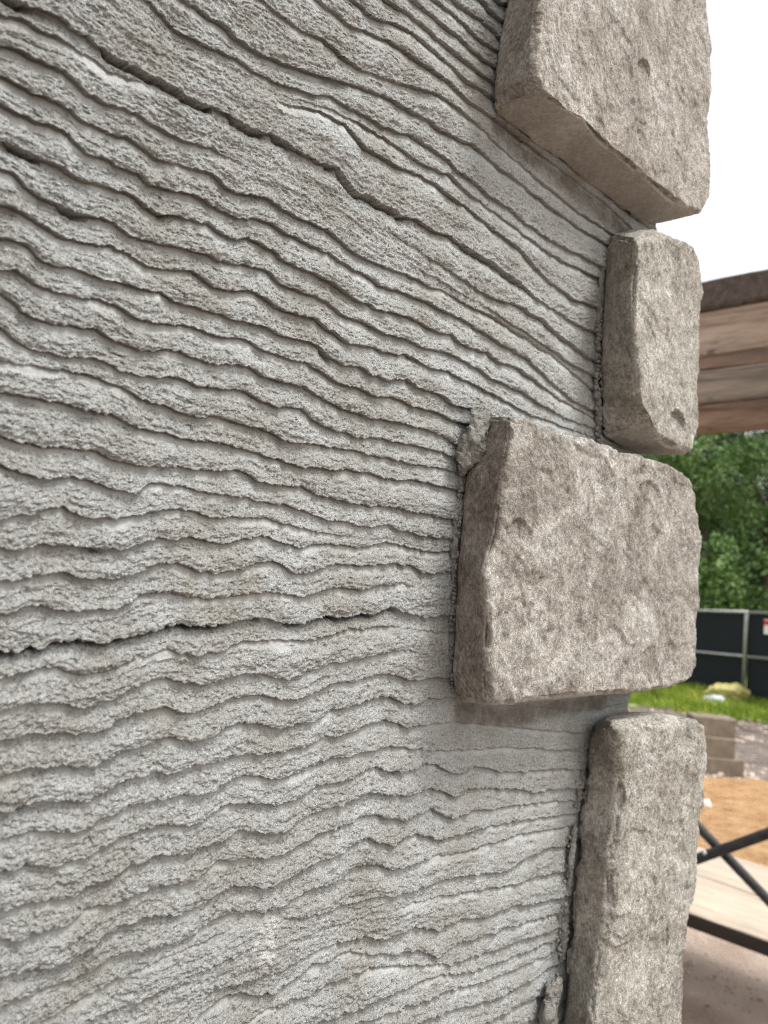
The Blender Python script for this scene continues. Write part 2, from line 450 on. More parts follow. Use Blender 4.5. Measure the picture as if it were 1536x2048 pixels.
# lumps of churned mud between the lawn and the sand
def mud_fn(nx, ny):
    A = at_depth(1150, 1300, 7.4); B = at_depth(1900, 1300, 6.6); C = at_depth(2000, 1300, 11.6); D = at_depth(1050, 1300, 12.4)
    V = lerp_quad(A, B, C, D, nx, ny)
    t_ = np.linspace(0, 1, ny)[:, None]; s_ = np.linspace(0, 1, nx)[None, :]
    e = np.clip(np.minimum(np.minimum(t_, 1 - t_), np.minimum(s_, 1 - s_)) * 8, 0, 1)
    V[..., 2] = -0.012 + 0.15 * np.clip(fbm2(V[..., 0] * 1.7, V[..., 1] * 1.7, 12, 5, 0.6) - 0.36, 0, 1) * e
    return V
sheet("mud_bank", mud_fn, 160, 150, DIRT)

# pebbles, wood chips and clods strewn over the earth
rv, rf = [], []
rr = np.random.RandomState(21)
_ico = [(0,0,1),(.894,0,.447),(.276,.851,.447),(-.724,.526,.447),(-.724,-.526,.447),(.276,-.851,.447),(.724,.526,-.447),(-.276,.851,-.447),(-.894,0,-.447),(-.276,-.851,-.447),(.724,-.526,-.447),(0,0,-1)]
_icf = [(0,1,2),(0,2,3),(0,3,4),(0,4,5),(0,5,1),(1,6,2),(2,7,3),(3,8,4),(4,9,5),(5,10,1),(2,6,7),(3,7,8),(4,8,9),(5,9,10),(1,10,6),(6,11,7),(7,11,8),(8,11,9),(9,11,10),(10,11,6)]
for k in range(3200):
    if k < 1900: p = at_z(rr.uniform(1250, 1900), rr.uniform(1790, 2260), 0.0); r0_ = rr.uniform(.002, .008) * (2.0 if rr.rand() < .06 else 1)
    else: p = at_z(rr.uniform(1250, 1900), rr.uniform(1408, 1560), 0.02); r0_ = rr.uniform(.008, .03) * (1.8 if rr.rand() < .1 else 1)
    n0 = len(rv); st_ = rr.uniform(.6, 1.8)
    for q in _ico: rv.append((p[0] + q[0] * r0_ * rr.uniform(.7, 1.3) * st_, p[1] + q[1] * r0_ * rr.uniform(.7, 1.3), p[2] + q[2] * r0_ * .6 * rr.uniform(.7, 1.2)))
    for f in _icf: rf.append([i_ + n0 for i_ in f])
t = NT("rubble_bits", 0.95, 0.1); t.color(t.ramp(t.noise(9, 4, 0.7), [(0.35, (0.16, 0.10, 0.07)), (0.5, (0.36, 0.29, 0.24)), (0.66, (0.52, 0.46, 0.41))]))
tag(mesh_np("rubble", np.array(rv), np.array(rf), t.m, smooth=False), kind='stuff')

# ------------------------------------------------------------------ the wall
U_CORNER = 0.228
wall = empty("masonry_wall", (P0[0], P0[1], 0), WALL_ROT,
             "grey mortar wall raked with wavy grooves, rough stones set along its corner", "wall")
core = MB(); core.box(((-1.35 + U_CORNER - 0.012) / 2, 0.012 + 0.22, 1.3), ((U_CORNER - 0.012 + 1.35) / 2, 0, 0), (0, 0.212, 0), (0, 0, 1.3))
core.build("wall_core", MORTAR, wall)

# lips of the trowel grooves, read off the photograph: (x, y[, strength])
L = [
 [(909,8),(932,23),(959,43),(979,62),(995,78),(1060,120,.5),(1200,230,.4)],
 [(866,0),(897,23),(924,51),(944,70),(967,90),(991,105),(1060,160,.5),(1200,262,.4)],
 [(830,8),(846,20),(881,51),(912,74),(936,98),(963,121),(987,137),(1060,192,.5),(1200,300,.4)],
 [(768,4),(803,23),(827,43),(850,59),(889,94),(924,121),(952,145),(979,164),(1060,225,.4),(1200,335,.3)],
 [(740,38,.6),(784,51),(819,66),(850,90),(873,113,.9),(909,145,.7),(928,164),(963,184),(1060,258,.3),(1200,370,.3)],
 [(690,52,.4),(729,66),(772,86),(795,102,.7),(819,117),(850,137),(881,156),(905,176),(932,203),(959,223,.7),(1060,300,.3),(1200,405,.3)],
 [(600,70,.3),(639,82,.5),(662,102,.7),(698,129,.6),(729,148,.3),(780,165,.3),(834,180,.8),(866,190,.7),(897,210,.7),(932,234,.7),(963,266,.5),(1010,312,.3),(1080,370,.3),(1150,425,.4),(1220,470,.4)],
 [(344,-6,.3),(391,23),(410,39),(445,55),(461,74),(488,94),(520,113),(559,129),(600,144),(651,158),(700,172),(737,185),(772,198),(795,211),(819,227),(850,242,.6),(881,266),(909,277),(944,293),(971,320,.7),(1010,352,.7),(1041,375,.7),(1100,420,.7),(1150,455,.8),(1210,490,.8)],
 [(297,10,.4),(325,45,.8),(344,66),(383,84),(430,105),(469,125),(508,150),(547,168),(600,186),(623,192),(655,194),(674,206),(702,223),(733,238),(756,254),(790,267,.6),(811,270),(834,283),(866,305),(889,320),(912,344),(944,367),(975,395),(1014,418),(1049,449,.8),(1110,490,.7),(1200,535,.6)],
 [(560,196,.1),(640,214,.2),(700,242,.5),(721,252),(752,273),(768,281),(807,309),(850,336),(897,352),(920,375),(940,395),(990,430,.8),(1050,475,.7),(1100,510,.7),(1120,523),(1155,539),(1195,559)],
 [(500,165,.1),(560,190,.4),(600,209),(631,223),(659,238),(686,250),(705,273),(721,293),(745,311),(768,324),(803,340),(834,352),(873,375),(889,391),(920,410),(944,430),(975,455,.8),(1010,480,.7),(1040,505,.7),(1090,560,.6),(1139,598),(1195,617)],
 # the long crack
 [(0,-12,1.6),(39,12,1.6),(78,23,1.6),(113,39,1.6),(141,66,1.7),(164,74,1.7),(184,94,1.7),(219,113,1.7),(254,133,1.7),(293,152,1.7),(328,172,1.7),(363,191,1.7),(414,215,1.7),(461,238,1.7),(496,258,1.7),(531,270,1.6),(566,285,1.5),(600,312,1.5),(639,328,1.6),(670,340,1.6),(686,359,1.6),(705,383,1.7),(733,395,1.7),(764,414,1.6),(795,430,1.6),(827,441,1.5),(858,461,1.4),(889,473,1.3),(912,488,1.3),(940,503,1.5),(975,523,1.5),(1006,547,1.5),(1034,563,1.4),(1057,588,1.1),(1080,605,.3),(1120,632,.5),(1160,655,.7),(1195,670,.7)],
 [(0,32,.8),(39,43),(70,60),(109,76,.8),(160,112,.4),(219,148,.7),(250,160,.8),(273,168,.4),(320,195,0),(500,290,0),(700,415,0),(850,515,.1),(952,582,.6),(975,594),(1006,604),(1034,612),(1053,625),(1084,642),(1112,668),(1143,691),(1166,711),(1190,723)],
 [(0,98),(39,109),(70,121),(98,133),(121,145),(137,164),(168,191),(203,211,.8),(234,219,.6),(266,228,.5),(328,270,.5),(371,285,.5),(410,297,.4),(500,335,0),(600,385,0),(800,520,0),(952,606,.1),(1050,668,.2),(1108,707,.9),(1135,727),(1163,742),(1186,754)],
 [(0,156),(23,168),(39,176),(66,191),(102,203),(133,219),(156,242),(184,258),(219,270),(254,277),(281,301,.8),(309,320,.8),(336,328,.4),(383,340,.9),(414,348),(445,375),(469,387),(508,391),(543,406),(563,422,.8),(600,441,.8),(623,449),(647,461),(670,480),(698,504),(745,527),(772,539),(803,547),(830,559),(854,574),(881,582),(909,598),(932,613),(959,625),(991,633),(1014,645),(1041,660),(1069,677),(1088,695),(1125,730,.8),(1190,785,.7)],
 [(0,211),(39,230),(70,246),(98,250),(121,266),(145,285),(172,309),(215,324),(242,340),(273,352),(293,371,1.2),(332,383,1.1),(395,395),(414,410),(441,426),(469,437),(508,437),(539,449),(563,469),(600,484),(655,510),(674,523),(698,539),(729,551),(752,570),(784,582),(819,594),(850,605),(881,621),(909,633),(936,652),(963,664),(991,687),(1022,703),(1053,719),(1073,740),(1104,770),(1139,800),(1166,815),(1195,825)],
 [(0,289,1.3),(47,305,1.3),(86,320,1.2),(113,332,1.2),(137,348,1.2),(172,367,1.2),(203,375),(234,387,1.1),(266,398,1.1),(289,418,1.1),(313,430,1.1),(344,434),(375,438),(406,449),(430,465),(461,477),(508,484),(543,503),(563,523),(600,537),(631,551),(655,563),(678,582),(702,598),(729,610),(756,621),(788,629),(819,637),(842,652),(870,664),(897,668),(916,688),(940,697),(971,707),(1000,727),(1040,742),(1075,768),(1120,802,.8),(1195,842,.8)],
 [(0,344),(31,355),(47,375),(78,398,1.2),(113,414,1.2),(145,426,1.2),(195,439,1.1),(227,453),(250,469),(281,480),(313,488),(352,497),(414,512),(434,523),(469,529),(508,535),(531,543),(551,563),(574,578),(600,585),(631,594),(655,613),(682,633),(709,640),(741,656),(764,668),(803,676),(827,688),(850,699),(881,703),(909,715),(932,730),(952,738),(971,754),(1006,770),(1034,781,.8),(1080,812,.7),(1130,838,.7),(1195,862,.7)],
 [(0,414),(23,418),(51,434),(78,449),(102,465),(129,480),(164,488),(210,495),(250,508),(273,527),(301,537),(344,541),(379,543),(402,559),(422,574),(461,582),(504,584),(527,602),(551,617),(574,625),(600,629),(627,640),(640,655),(666,668),(690,684),(715,690),(741,697),(770,707),(811,711),(834,725),(858,738),(889,742),(920,758),(944,770),(990,795,.8),(1060,832,.6),(1195,880,.5)],
 [(0,477),(35,484),(59,496),(78,523),(113,539),(156,543),(188,553),(219,563),(250,570),(280,580),(309,586,.5),(344,602,1.2),(371,613,1.2),(398,617,1.2),(426,627,1.2),(461,637,1.1),(500,648,1.1),(527,658),(555,672),(600,682),(627,688),(643,707),(678,727),(709,734),(745,750),(768,758),(807,760),(827,773),(850,781),(873,789),(901,809),(932,818),(1000,845,.6),(1195,900,.5)],
 [(0,543),(31,541),(55,559),(86,582),(117,590),(156,598),(191,602),(219,613),(250,621),(270,637),(305,645),(344,648),(375,650),(406,664),(441,676),(484,680),(512,695),(539,707),(566,717),(600,725),(623,734),(651,754),(678,770),(709,777),(737,789),(768,793),(795,799),(819,813),(850,818),(873,826),(897,840),(928,848),(1195,920,.5)],
 [(0,590),(23,605),(43,625),(70,637),(102,650),(148,654),(188,660),(215,676),(242,691),(273,699),(309,701),(330,697,.5),(352,703,.8),(383,715),(414,727),(461,729),(500,738),(520,754),(551,764),(600,771),(623,789),(651,805),(678,816),(705,824),(737,836),(776,840),(803,846),(830,855),(858,861),(889,877),(910,890),(1195,945,.5)],
 [(0,656),(23,676),(51,695),(74,703),(109,713),(148,715),(188,719),(211,730),(234,742),(266,752),(309,754),(340,752),(367,758),(395,771),(426,777),(465,779),(492,787),(512,801),(547,813),(600,820),(623,840),(651,855),(678,866),(705,873),(741,879),(770,879),(800,887),(840,893),(880,905),(915,920),(1195,965,.5)],
 [(0,722,.3),(50,735,.4),(102,742),(137,744),(168,750),(195,760),(219,770),(250,781),(273,793),(297,805),(332,812),(359,828),(391,832),(414,830),(441,837,.5),(461,844),(508,852),(539,867),(563,879),(600,886),(627,887),(655,895),(686,900),(729,908),(764,916),(800,924,.7),(850,932,.7),(910,945,.7),(1195,985,.5)],
 [(0,789,.7),(39,793),(74,803),(102,803),(137,809),(168,816),(195,824),(223,832),(246,844),(273,855),(309,863),(336,869),(359,877),(391,883),(414,881),(441,887),(469,898),(508,906),(535,914),(570,926),(600,934),(627,934),(662,941),(690,939),(729,945),(756,953),(788,961),(819,959),(854,965),(881,973),(909,979),(1195,1010,.5)],
 [(0,875),(31,883),(66,891),(102,898),(148,896),(176,902),(203,914),(234,922),(266,930),(297,934,1.2),(344,932,1.2),(371,936,1.2),(402,939),(430,939),(461,939),(488,947),(516,965),(547,969),(600,973),(623,988),(650,995),(678,1000),(709,1008),(733,1014),(764,1010),(795,1016),(827,1023),(854,1027),(881,1035),(912,1041),(1195,1060,.5)],
 [(0,934),(23,941),(51,949),(86,955),(117,951),(148,953),(172,961),(207,973,1.1),(234,976,1.2),(266,986,1.3),(279,979,1.3),(297,965,.9),(328,969,.9),(359,973,.9),(391,980,.8),(430,987,.5),(470,993,.5),(520,1004,.9),(547,1010,.9),(566,1009),(586,1016),(600,1021),(623,1031),(651,1039),(678,1043),(709,1051),(745,1053),(768,1049),(795,1059),(819,1064),(850,1070),(881,1076),(912,1078),(1195,1090,.5)],
 [(0,1033),(35,1027),(63,1020),(94,1016,.8),(117,1014,.7),(137,1023),(168,1035),(195,1037),(223,1037),(250,1031),(281,1023),(309,1018),(336,1013),(359,1020,.8),(391,1025,.8),(422,1035,.8),(453,1036,.7),(488,1033,.5),(520,1039,.7),(547,1045,.7),(578,1051,.7),(600,1057,.7),(631,1066,.8),(662,1070,.3),(750,1074,0),(912,1092,0),(1195,1103,0)],
 [(0,1094,1.2),(23,1098,1.2),(51,1092,1.1),(78,1082,1.1),(109,1084),(145,1090),(172,1092,1.1),(195,1096,1.2),(227,1096,1.2),(258,1092,1.1),(285,1082),(313,1072),(344,1074),(375,1072),(406,1078),(430,1086),(453,1086),(480,1078),(512,1072),(531,1076),(559,1086),(600,1097),(623,1092),(647,1088),(678,1090),(705,1098),(737,1092),(764,1088),(791,1086,.8),(815,1096),(842,1104),(873,1106),(905,1105),(1195,1115,.5)],
 [(0,1156,1.2),(31,1158,1.2),(59,1148),(90,1145),(121,1145),(152,1152),(188,1158),(223,1156),(254,1146),(281,1137),(305,1125),(332,1125),(363,1125,.8),(391,1137),(426,1141),(461,1135),(496,1127),(527,1121),(555,1129),(578,1141),(600,1146),(627,1139),(659,1131),(690,1129,.8),(721,1133),(752,1131),(780,1127),(811,1129,.7),(842,1144),(873,1146),(905,1143),(1195,1150,.5)],
 [(0,1225,.9),(27,1219),(55,1211),(78,1205),(105,1211),(141,1217),(180,1217),(211,1215),(242,1207),(273,1191,.9),(305,1182,.8),(336,1184,.7),(367,1191,.6),(398,1195,.6),(434,1191,.5),(469,1184,.4),(504,1180,.3),(550,1184,.3),(600,1191,.8),(627,1184),(655,1174),(678,1174),(705,1179),(729,1178),(756,1169,.8),(790,1166,.3),(850,1174,.1),(905,1176,.1),(1195,1180,.1)],
 [(0,1297,1.6),(27,1299,1.6),(55,1287,1.6),(70,1293,1.5),(82,1289,1.5),(102,1277,1.6),(129,1281,1.6),(148,1275,1.6),(172,1279,1.6),(203,1281,1.6),(230,1271,1.6),(258,1268,1.7),(285,1258,1.7),(320,1250,1.6),(326,1244,1.6),(359,1244,1.5),(391,1250,1.5),(422,1248,1.5),(449,1242,1.5),(480,1236,1.4),(512,1232,1.4),(539,1238,1.4),(566,1244,1.4),(600,1243,1.4),(623,1238,1.4),(651,1230,1.4),(686,1232,1.3),(717,1227,1.3),(745,1227,1.3),(766,1217,1.3),(773,1210,1.2),(799,1223,1.2),(819,1227),(846,1234),(873,1228),(905,1227),(1195,1230,.8)],
 [(0,1355,.8),(27,1344),(47,1338),(78,1334),(105,1334,.8),(137,1342,.8),(172,1344,.8),(203,1340,.8),(234,1326,.4),(273,1310,.3),(328,1297,.5),(359,1303,.6),(391,1307,.6),(426,1301,.6),(453,1291,.5),(477,1281,.4),(520,1276,.3),(600,1281,.6),(631,1274,.8),(666,1270,.8),(694,1261,.8),(729,1258,.8),(756,1253,.7),(790,1252,.2),(850,1262,.3),(905,1262,.3),(1195,1265,.3)],
 [(0,1418),(20,1416),(35,1406),(63,1402,.8),(94,1400,.8),(121,1404,.8),(148,1410,.9),(176,1410,.9),(199,1402),(227,1387),(254,1373),(281,1363),(309,1355),(336,1357),(363,1363),(395,1367),(422,1361),(449,1350),(477,1341),(512,1340),(535,1348),(566,1353),(600,1346),(631,1332),(659,1323),(690,1324),(721,1316,.9),(756,1305,.7),(800,1299,.2),(890,1305,.1),(1195,1310,.1)],
 [(0,1484),(23,1475),(47,1465),(78,1465),(105,1461),(129,1461),(148,1467),(176,1461),(203,1455),(230,1437),(262,1422),(293,1412),(324,1408),(352,1416),(379,1420),(410,1414),(437,1402),(465,1391),(500,1387),(531,1389),(555,1396),(586,1395),(600,1390),(631,1379),(647,1370),(678,1365),(705,1363),(733,1355),(764,1347),(784,1349),(819,1359),(850,1355),(881,1354),(960,1352,.4),(1195,1362,.3)],
 [(0,1551,1.1),(27,1541,1.1),(51,1533,1.1),(78,1525,1.2),(109,1527,1.3),(145,1529,1.3),(176,1527,1.3),(199,1514,1.2),(230,1503,1.1),(254,1490,1.1),(281,1488,1.1),(305,1475),(336,1469),(363,1475),(395,1473),(422,1461),(449,1449),(477,1441),(508,1439),(535,1449),(562,1451),(600,1444),(627,1434),(659,1419),(690,1416),(717,1406),(748,1398),(772,1392),(803,1406),(823,1406),(854,1396),(900,1394,.6),(960,1400,.2),(1160,1420,.2)],
 [(0,1617,1.1),(20,1615,1.1),(39,1605,1.1),(66,1596,1.1),(102,1594,1.1),(137,1592,1.2),(164,1596,1.3),(188,1584,1.2),(219,1566,1.1),(250,1549,1.1),(281,1541,1.1),(309,1535,1.1),(336,1537),(363,1529),(398,1527),(426,1520),(453,1512),(485,1503,.9),(520,1500,.8),(560,1501,.8),(600,1490),(623,1482),(647,1472),(678,1469),(709,1461),(737,1449),(768,1440),(795,1449),(819,1453),(842,1447),(900,1441,.4),(960,1448,.3),(1160,1462,.3)],
 [(0,1676,1.1),(23,1666,1.1),(51,1658,1.1),(86,1658,1.1),(113,1658,1.1),(145,1654,1.1),(168,1652,1.1),(191,1637,1.1),(219,1625,1.1),(246,1613,1.1),(270,1600,1.1),(297,1592,1.1),(328,1592),(359,1586),(391,1584),(422,1576),(449,1562),(480,1548),(508,1549),(535,1555),(562,1555),(600,1541),(627,1527),(651,1517),(686,1514),(717,1505),(750,1497,.7),(780,1490,.6),(820,1497,.4),(860,1499,.3),(900,1499,.3),(1000,1492,.4),(1160,1498,.4)],
 [(0,1738),(23,1734),(47,1723),(78,1723),(109,1725),(137,1717),(164,1711),(188,1695),(219,1676),(250,1662),(281,1652),(313,1646),(344,1646),(375,1646),(402,1639),(426,1625),(453,1607),(480,1602),(512,1604),(547,1607),(570,1602),(600,1588),(627,1573),(655,1565),(690,1561),(717,1547),(748,1534),(772,1540),(799,1543),(827,1537),(850,1528),(873,1530),(897,1543),(920,1545),(944,1532),(975,1534),(995,1543),(1050,1540,.4),(1160,1534,.4)],
 [(0,1809),(31,1799),(59,1793),(94,1791),(125,1791),(152,1781),(176,1766),(211,1754),(234,1738),(254,1723),(289,1711,1.1),(313,1705,1.1),(344,1707,1.1),(379,1707,1.1),(406,1691),(434,1682),(453,1668),(477,1656),(504,1656),(539,1660),(566,1655),(600,1634),(627,1620),(659,1613),(690,1605),(721,1590),(748,1583),(776,1587),(803,1590),(830,1580),(854,1573),(877,1579),(901,1590),(920,1588),(932,1576),(959,1574),(991,1578),(1026,1575),(1057,1583),(1088,1578),(1123,1574),(1155,1570)],
 [(0,1867),(31,1869),(59,1859),(90,1857),(121,1848),(145,1836),(164,1816),(195,1805),(219,1801),(250,1789),(273,1775),(305,1768),(336,1766),(367,1766),(391,1758),(414,1738),(434,1723),(461,1717),(492,1711),(523,1713),(555,1707),(600,1682),(627,1668),(659,1660),(694,1648),(721,1633),(752,1629),(772,1637),(803,1635),(834,1624),(858,1616),(881,1629),(901,1635),(924,1626),(944,1617),(983,1617,.8),(1014,1608,.7),(1060,1606,.5),(1155,1598,.6)],
 [(0,1941),(39,1936),(78,1928),(109,1922),(133,1914),(160,1895),(184,1875),(219,1859),(250,1844),(281,1832),(309,1828),(340,1828),(375,1822),(406,1801),(430,1781),(457,1771),(484,1766),(512,1770),(539,1771),(570,1750),(600,1732),(627,1721),(655,1716),(678,1703),(705,1684),(729,1676),(756,1680),(780,1688),(803,1673),(827,1665),(850,1668),(873,1676),(897,1672),(920,1666),(948,1658),(1000,1646,.4),(1060,1636,.6),(1155,1624,.6)],
 [(0,2010,.9),(31,1996,.9),(66,1990,.6),(98,1973,.6),(148,1957),(176,1945),(203,1922),(230,1906),(266,1895),(293,1893),(332,1891),(355,1883),(383,1867),(410,1848),(441,1832),(461,1824),(488,1822,.8),(523,1822,.5),(560,1805,.5),(600,1783,.8),(623,1771),(651,1765),(678,1753),(702,1735),(729,1726),(756,1730),(776,1735),(799,1727),(819,1717,.8),(850,1708,.4),(900,1704,.3),(948,1692,.5),(1020,1672,.5),(1057,1664,.6),(1155,1650,.5)],
 [(0,2080,.6),(100,2035,.6),(200,1980,.5),(300,1925,.3),(400,1890,.3),(470,1850,.2),(600,1830,.1),(750,1790,.2),(870,1757,.3),(959,1741,.9),(991,1739),(1014,1732),(1041,1712),(1069,1701),(1096,1693),(1123,1690)],
 [(300,1990,.1),(500,1890,.1),(640,1858,.1),(760,1820,.2),(860,1790,.3),(930,1780,.4),(1000,1768,.7),(1060,1752,.8),(1130,1738,.8)],
 [(0,2130,.5),(200,2060,.3),(400,1985,.1),(560,1930,.1),(640,1893,.3),(702,1875),(737,1871),(768,1875),(791,1863),(819,1850),(842,1852),(870,1859),(889,1845),(912,1835),(940,1833,.8),(963,1832,.6),(991,1814),(1022,1802),(1045,1805),(1123,1792)],
 [(300,2100,.3),(383,2043),(414,2019),(441,1996),(469,1988),(508,1986),(539,1984),(562,1965),(600,1944),(623,1929),(647,1922),(670,1911),(700,1901,.4),(740,1907,.6),(787,1906),(807,1897),(830,1895),(850,1899),(870,1907),(889,1891),(916,1878),(944,1873),(971,1863),(1002,1849,.8),(1050,1838,.8),(1110,1824,.8)],
 [(383,2100,.4),(500,2030,.4),(560,2005,.8),(600,1988),(631,1975),(659,1961),(709,1943,.7),(760,1932,.6),(830,1926,.5),(890,1925,.6),(944,1908),(1000,1888),(1060,1870),(1110,1855)],
 [(560,2075,.8),(620,2045,.8),(674,2020),(709,2012),(741,1994),(772,1980),(803,1969),(834,1957,.7),(873,1948,.7),(930,1942,.8),(980,1925),(1030,1905),(1100,1883)],
 [(620,2078,.7),(680,2050),(745,2030),(800,2008),(870,1985),(944,1965),(1000,1945),(1060,1922),(1095,1908)],
 [(745,2072,.7),(800,2048),(870,2025),(938,2008),(990,1988),(1040,1965),(1085,1942)],
 [(870,2065),(940,2048),(990,2028),(1040,2006),(1085,1985)],
 [(900,2098),(990,2066),(1040,2046),(1085,2025)],
]
UV = []
for ln in L:
    q = np.array([[*wall_uv(p[0], p[1]), (p[2] if len(p) > 2 else 1.0)] for p in ln])
    UV.append(q[np.argsort(q[:, 0])])
NL0 = len(UV)
EXTRA_TOP = 60; EXTRA_BOT = 150
PITCHM = 0.0112
def lines_at(u):
    """u (n,) -> heights and strengths (n_lines, n), top line first"""
    ys, am = [], []
    for i, q in enumerate(UV):
        ys.append(np.interp(u, q[:, 0], q[:, 1])); am.append(np.interp(u, q[:, 0], q[:, 2]))
    ys = np.array(ys); am = np.array(am)
    for i in range(1, len(ys)):                  # keep the order top to bottom
        ys[i] = np.minimum(ys[i], ys[i - 1] - 0.0028)
    wob = 0.0022 * np.sin(u / 0.0062 + 1.5 * np.sin(u / 0.05))
    top = [ys[0] + PITCHM * k + wob * min(1, k / 3) for k in range(EXTRA_TOP, 0, -1)]
    bot = [ys[-1] - PITCHM * k + wob * min(1, k / 3) for k in range(1, EXTRA_BOT + 1)]
    ys = np.concatenate([np.array(top), ys, np.array(bot)])
    am = np.concatenate([np.ones((EXTRA_TOP, len(u))), am, np.ones((EXTRA_BOT, len(u)))])
    k = np.arange(len(ys))[:, None] * 3.7
    uu = u[None, :] + 0 * k
    ys = ys + 0.0011 * (vn2(uu / 0.006, k, 1) - 0.5) + 0.0008 * (vn2(uu / 0.0022, k, 2) - 0.5) + 0.0007 * (vn2(uu / 0.0009, k, 3) - 0.5)
    am = np.where(am < 1, np.maximum(am, 0) ** 0.75, am) * (0.55 + 0.90 * fbm2(uu / 0.018, k, 4, 3, 0.6))
    return ys, am
RIDGE = 0.0027
def coat(u, v):
    """columns u (nc,), heights v (nr, nc): protrusion, grain mask"""
    ys, am = lines_at(u)
    nr, nc = v.shape
    idx = np.zeros((nr, nc), dtype=np.int64)
    for j in range(nc):
        idx[:, j] = np.searchsorted(-ys[:, j], -v[:, j])
    idx = np.clip(idx, 1, len(ys) - 1)
    cc = np.arange(nc)[None, :]
    yt = ys[idx - 1, cc]; yb = ys[idx, cc]; at_ = am[idx - 1, cc]
    sp = np.maximum(yt - yb, 1e-4)
    t_ = np.clip((yt - v) / sp, 0, 1)
    uu = np.broadcast_to(u[None, :], v.shape)
    scale = np.clip(sp / 0.011, 0.40, 1.12)
    big = fbm2(uu / 0.045, v / 0.03, 21, 2) - 0.5
    R = RIDGE * scale * (0.85 + 0.9 * big)
    h0 = R - RIDGE * np.clip(at_, 0, 2) * np.minimum(scale, 1.15)
    # groove floor just below the lip, long smooth rise, rough crest, then the drop
    below = yt - v                                # distance under the lip
    q = np.maximum(t_ * 0.9, np.clip(below / 0.0095, 0, 1) * 0.9) + 0.16 * (vn2(uu / 0.004, v / 0.004, 30) - 0.5)
    rise = 0.55 * np.clip(q, 0, 1) + 0.45 * sstep(0.05, 0.8, q)
    h = h0 + (R - h0) * rise
    aa = np.clip(at_, 0, 2) * (0.6 + 0.8 * vn2(uu / 0.008, v / 0.02, 33))
    slit = 1 - sstep(0.0006 * scale, 0.0015 * scale, below)
    h = h - 0.0010 * np.clip(aa, 0, 1.2) * scale * slit
    crack = 1 - sstep(0.0022, 0.0036, below)
    h = h - 0.0140 * np.clip((at_ - 1.27) / 0.3, 0, 1) * crack
    gm = sstep(0.0020, 0.0042, below * (0.55 + 0.45 / np.maximum(scale, 0.4)) + 0.0040 * (fbm2(uu / 0.007, v / 0.004, 31, 2) - 0.5))
    gm = np.maximum(gm, 1 - sstep(0.15, 0.5, at_)) * 0.9 + 0.1
    # finer ledges running along each ridge where the comb dragged the sand
    ph = (idx + t_)
    stri = fbm2(uu / 0.016, ph * 4.6, 55, 3, 0.6)
    ledge = (stri * 6) % 1.0
    h = h + gm * (0.0016 * (stri - 0.5) + 0.00042 * (sstep(0, 0.75, ledge) - sstep(0.8, 1.0, ledge) - 0.3)) * np.clip(scale, 0.6, 1.1)
    gr = fbm2(uu / 0.0015, v / 0.0012, 40, 3, 0.65) - 0.5
    cl = np.clip(vn2(uu / 0.0030, v / 0.0021, 45) - 0.52, 0, 1) * 1.6
    cl2 = np.clip(vn2(uu / 0.0012, v / 0.0010, 47) - 0.60, 0, 1) * 1.5
    h = h + gm * (0.00125 * gr + 0.00045 * cl + 0.00050 * cl2) + (1 - gm) * 0.00020 * gr
    pits = np.clip(vn2(uu / 0.0020, v / 0.0016, 50) - 0.93, 0, 1) * gm
    h = h - 0.016 * pits
    h = h + 0.0030 * (fbm2(uu / 0.11, v / 0.11, 60, 2) - 0.5)
    return h, gm
def coat_mesh(u, v, name, parent):
    h, gm = coat(u, v)
    uu = np.broadcast_to(u[None, :], v.shape)
    z = v - 0.55 * np.clip(h, -0.001, 0.01) + 0.0009
    x = uu + 0.10 * h * (vn2(uu / 0.003, v / 0.003, 70) - 0.5)
    V = np.stack([x, -h, z], -1).reshape(-1, 3)
    o = mesh_np(name, V, grid_faces(*v.shape)[:, ::-1], MORTAR, parent)
    attr(o, "grain", gm.ravel())
    def near_line(P, w, seed):                    # soft mask along a line of photo points
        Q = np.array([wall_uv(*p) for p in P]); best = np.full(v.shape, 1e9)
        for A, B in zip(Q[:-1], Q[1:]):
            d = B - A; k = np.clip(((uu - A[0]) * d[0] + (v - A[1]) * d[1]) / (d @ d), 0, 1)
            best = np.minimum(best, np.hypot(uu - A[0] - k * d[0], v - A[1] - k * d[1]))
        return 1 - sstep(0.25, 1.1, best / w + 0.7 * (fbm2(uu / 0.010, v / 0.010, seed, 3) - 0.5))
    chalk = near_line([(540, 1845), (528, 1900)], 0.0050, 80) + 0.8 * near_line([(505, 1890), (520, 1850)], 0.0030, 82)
    dirt_shade = 0.85 * near_line([(990, 262), (1070, 325), (1160, 395), (1250, 468)], 0.0105, 84) + 0.8 * near_line([(915, 1425), (1020, 1432), (1120, 1412), (1200, 1400)], 0.0085, 86)  # grime band with painted contact shade below the top and wide stones
    attr(o, "chalk", np.clip(chalk, 0, 1).ravel()); attr(o, "dirt_shade", np.clip(dirt_shade, 0, 1).ravel())
    return o
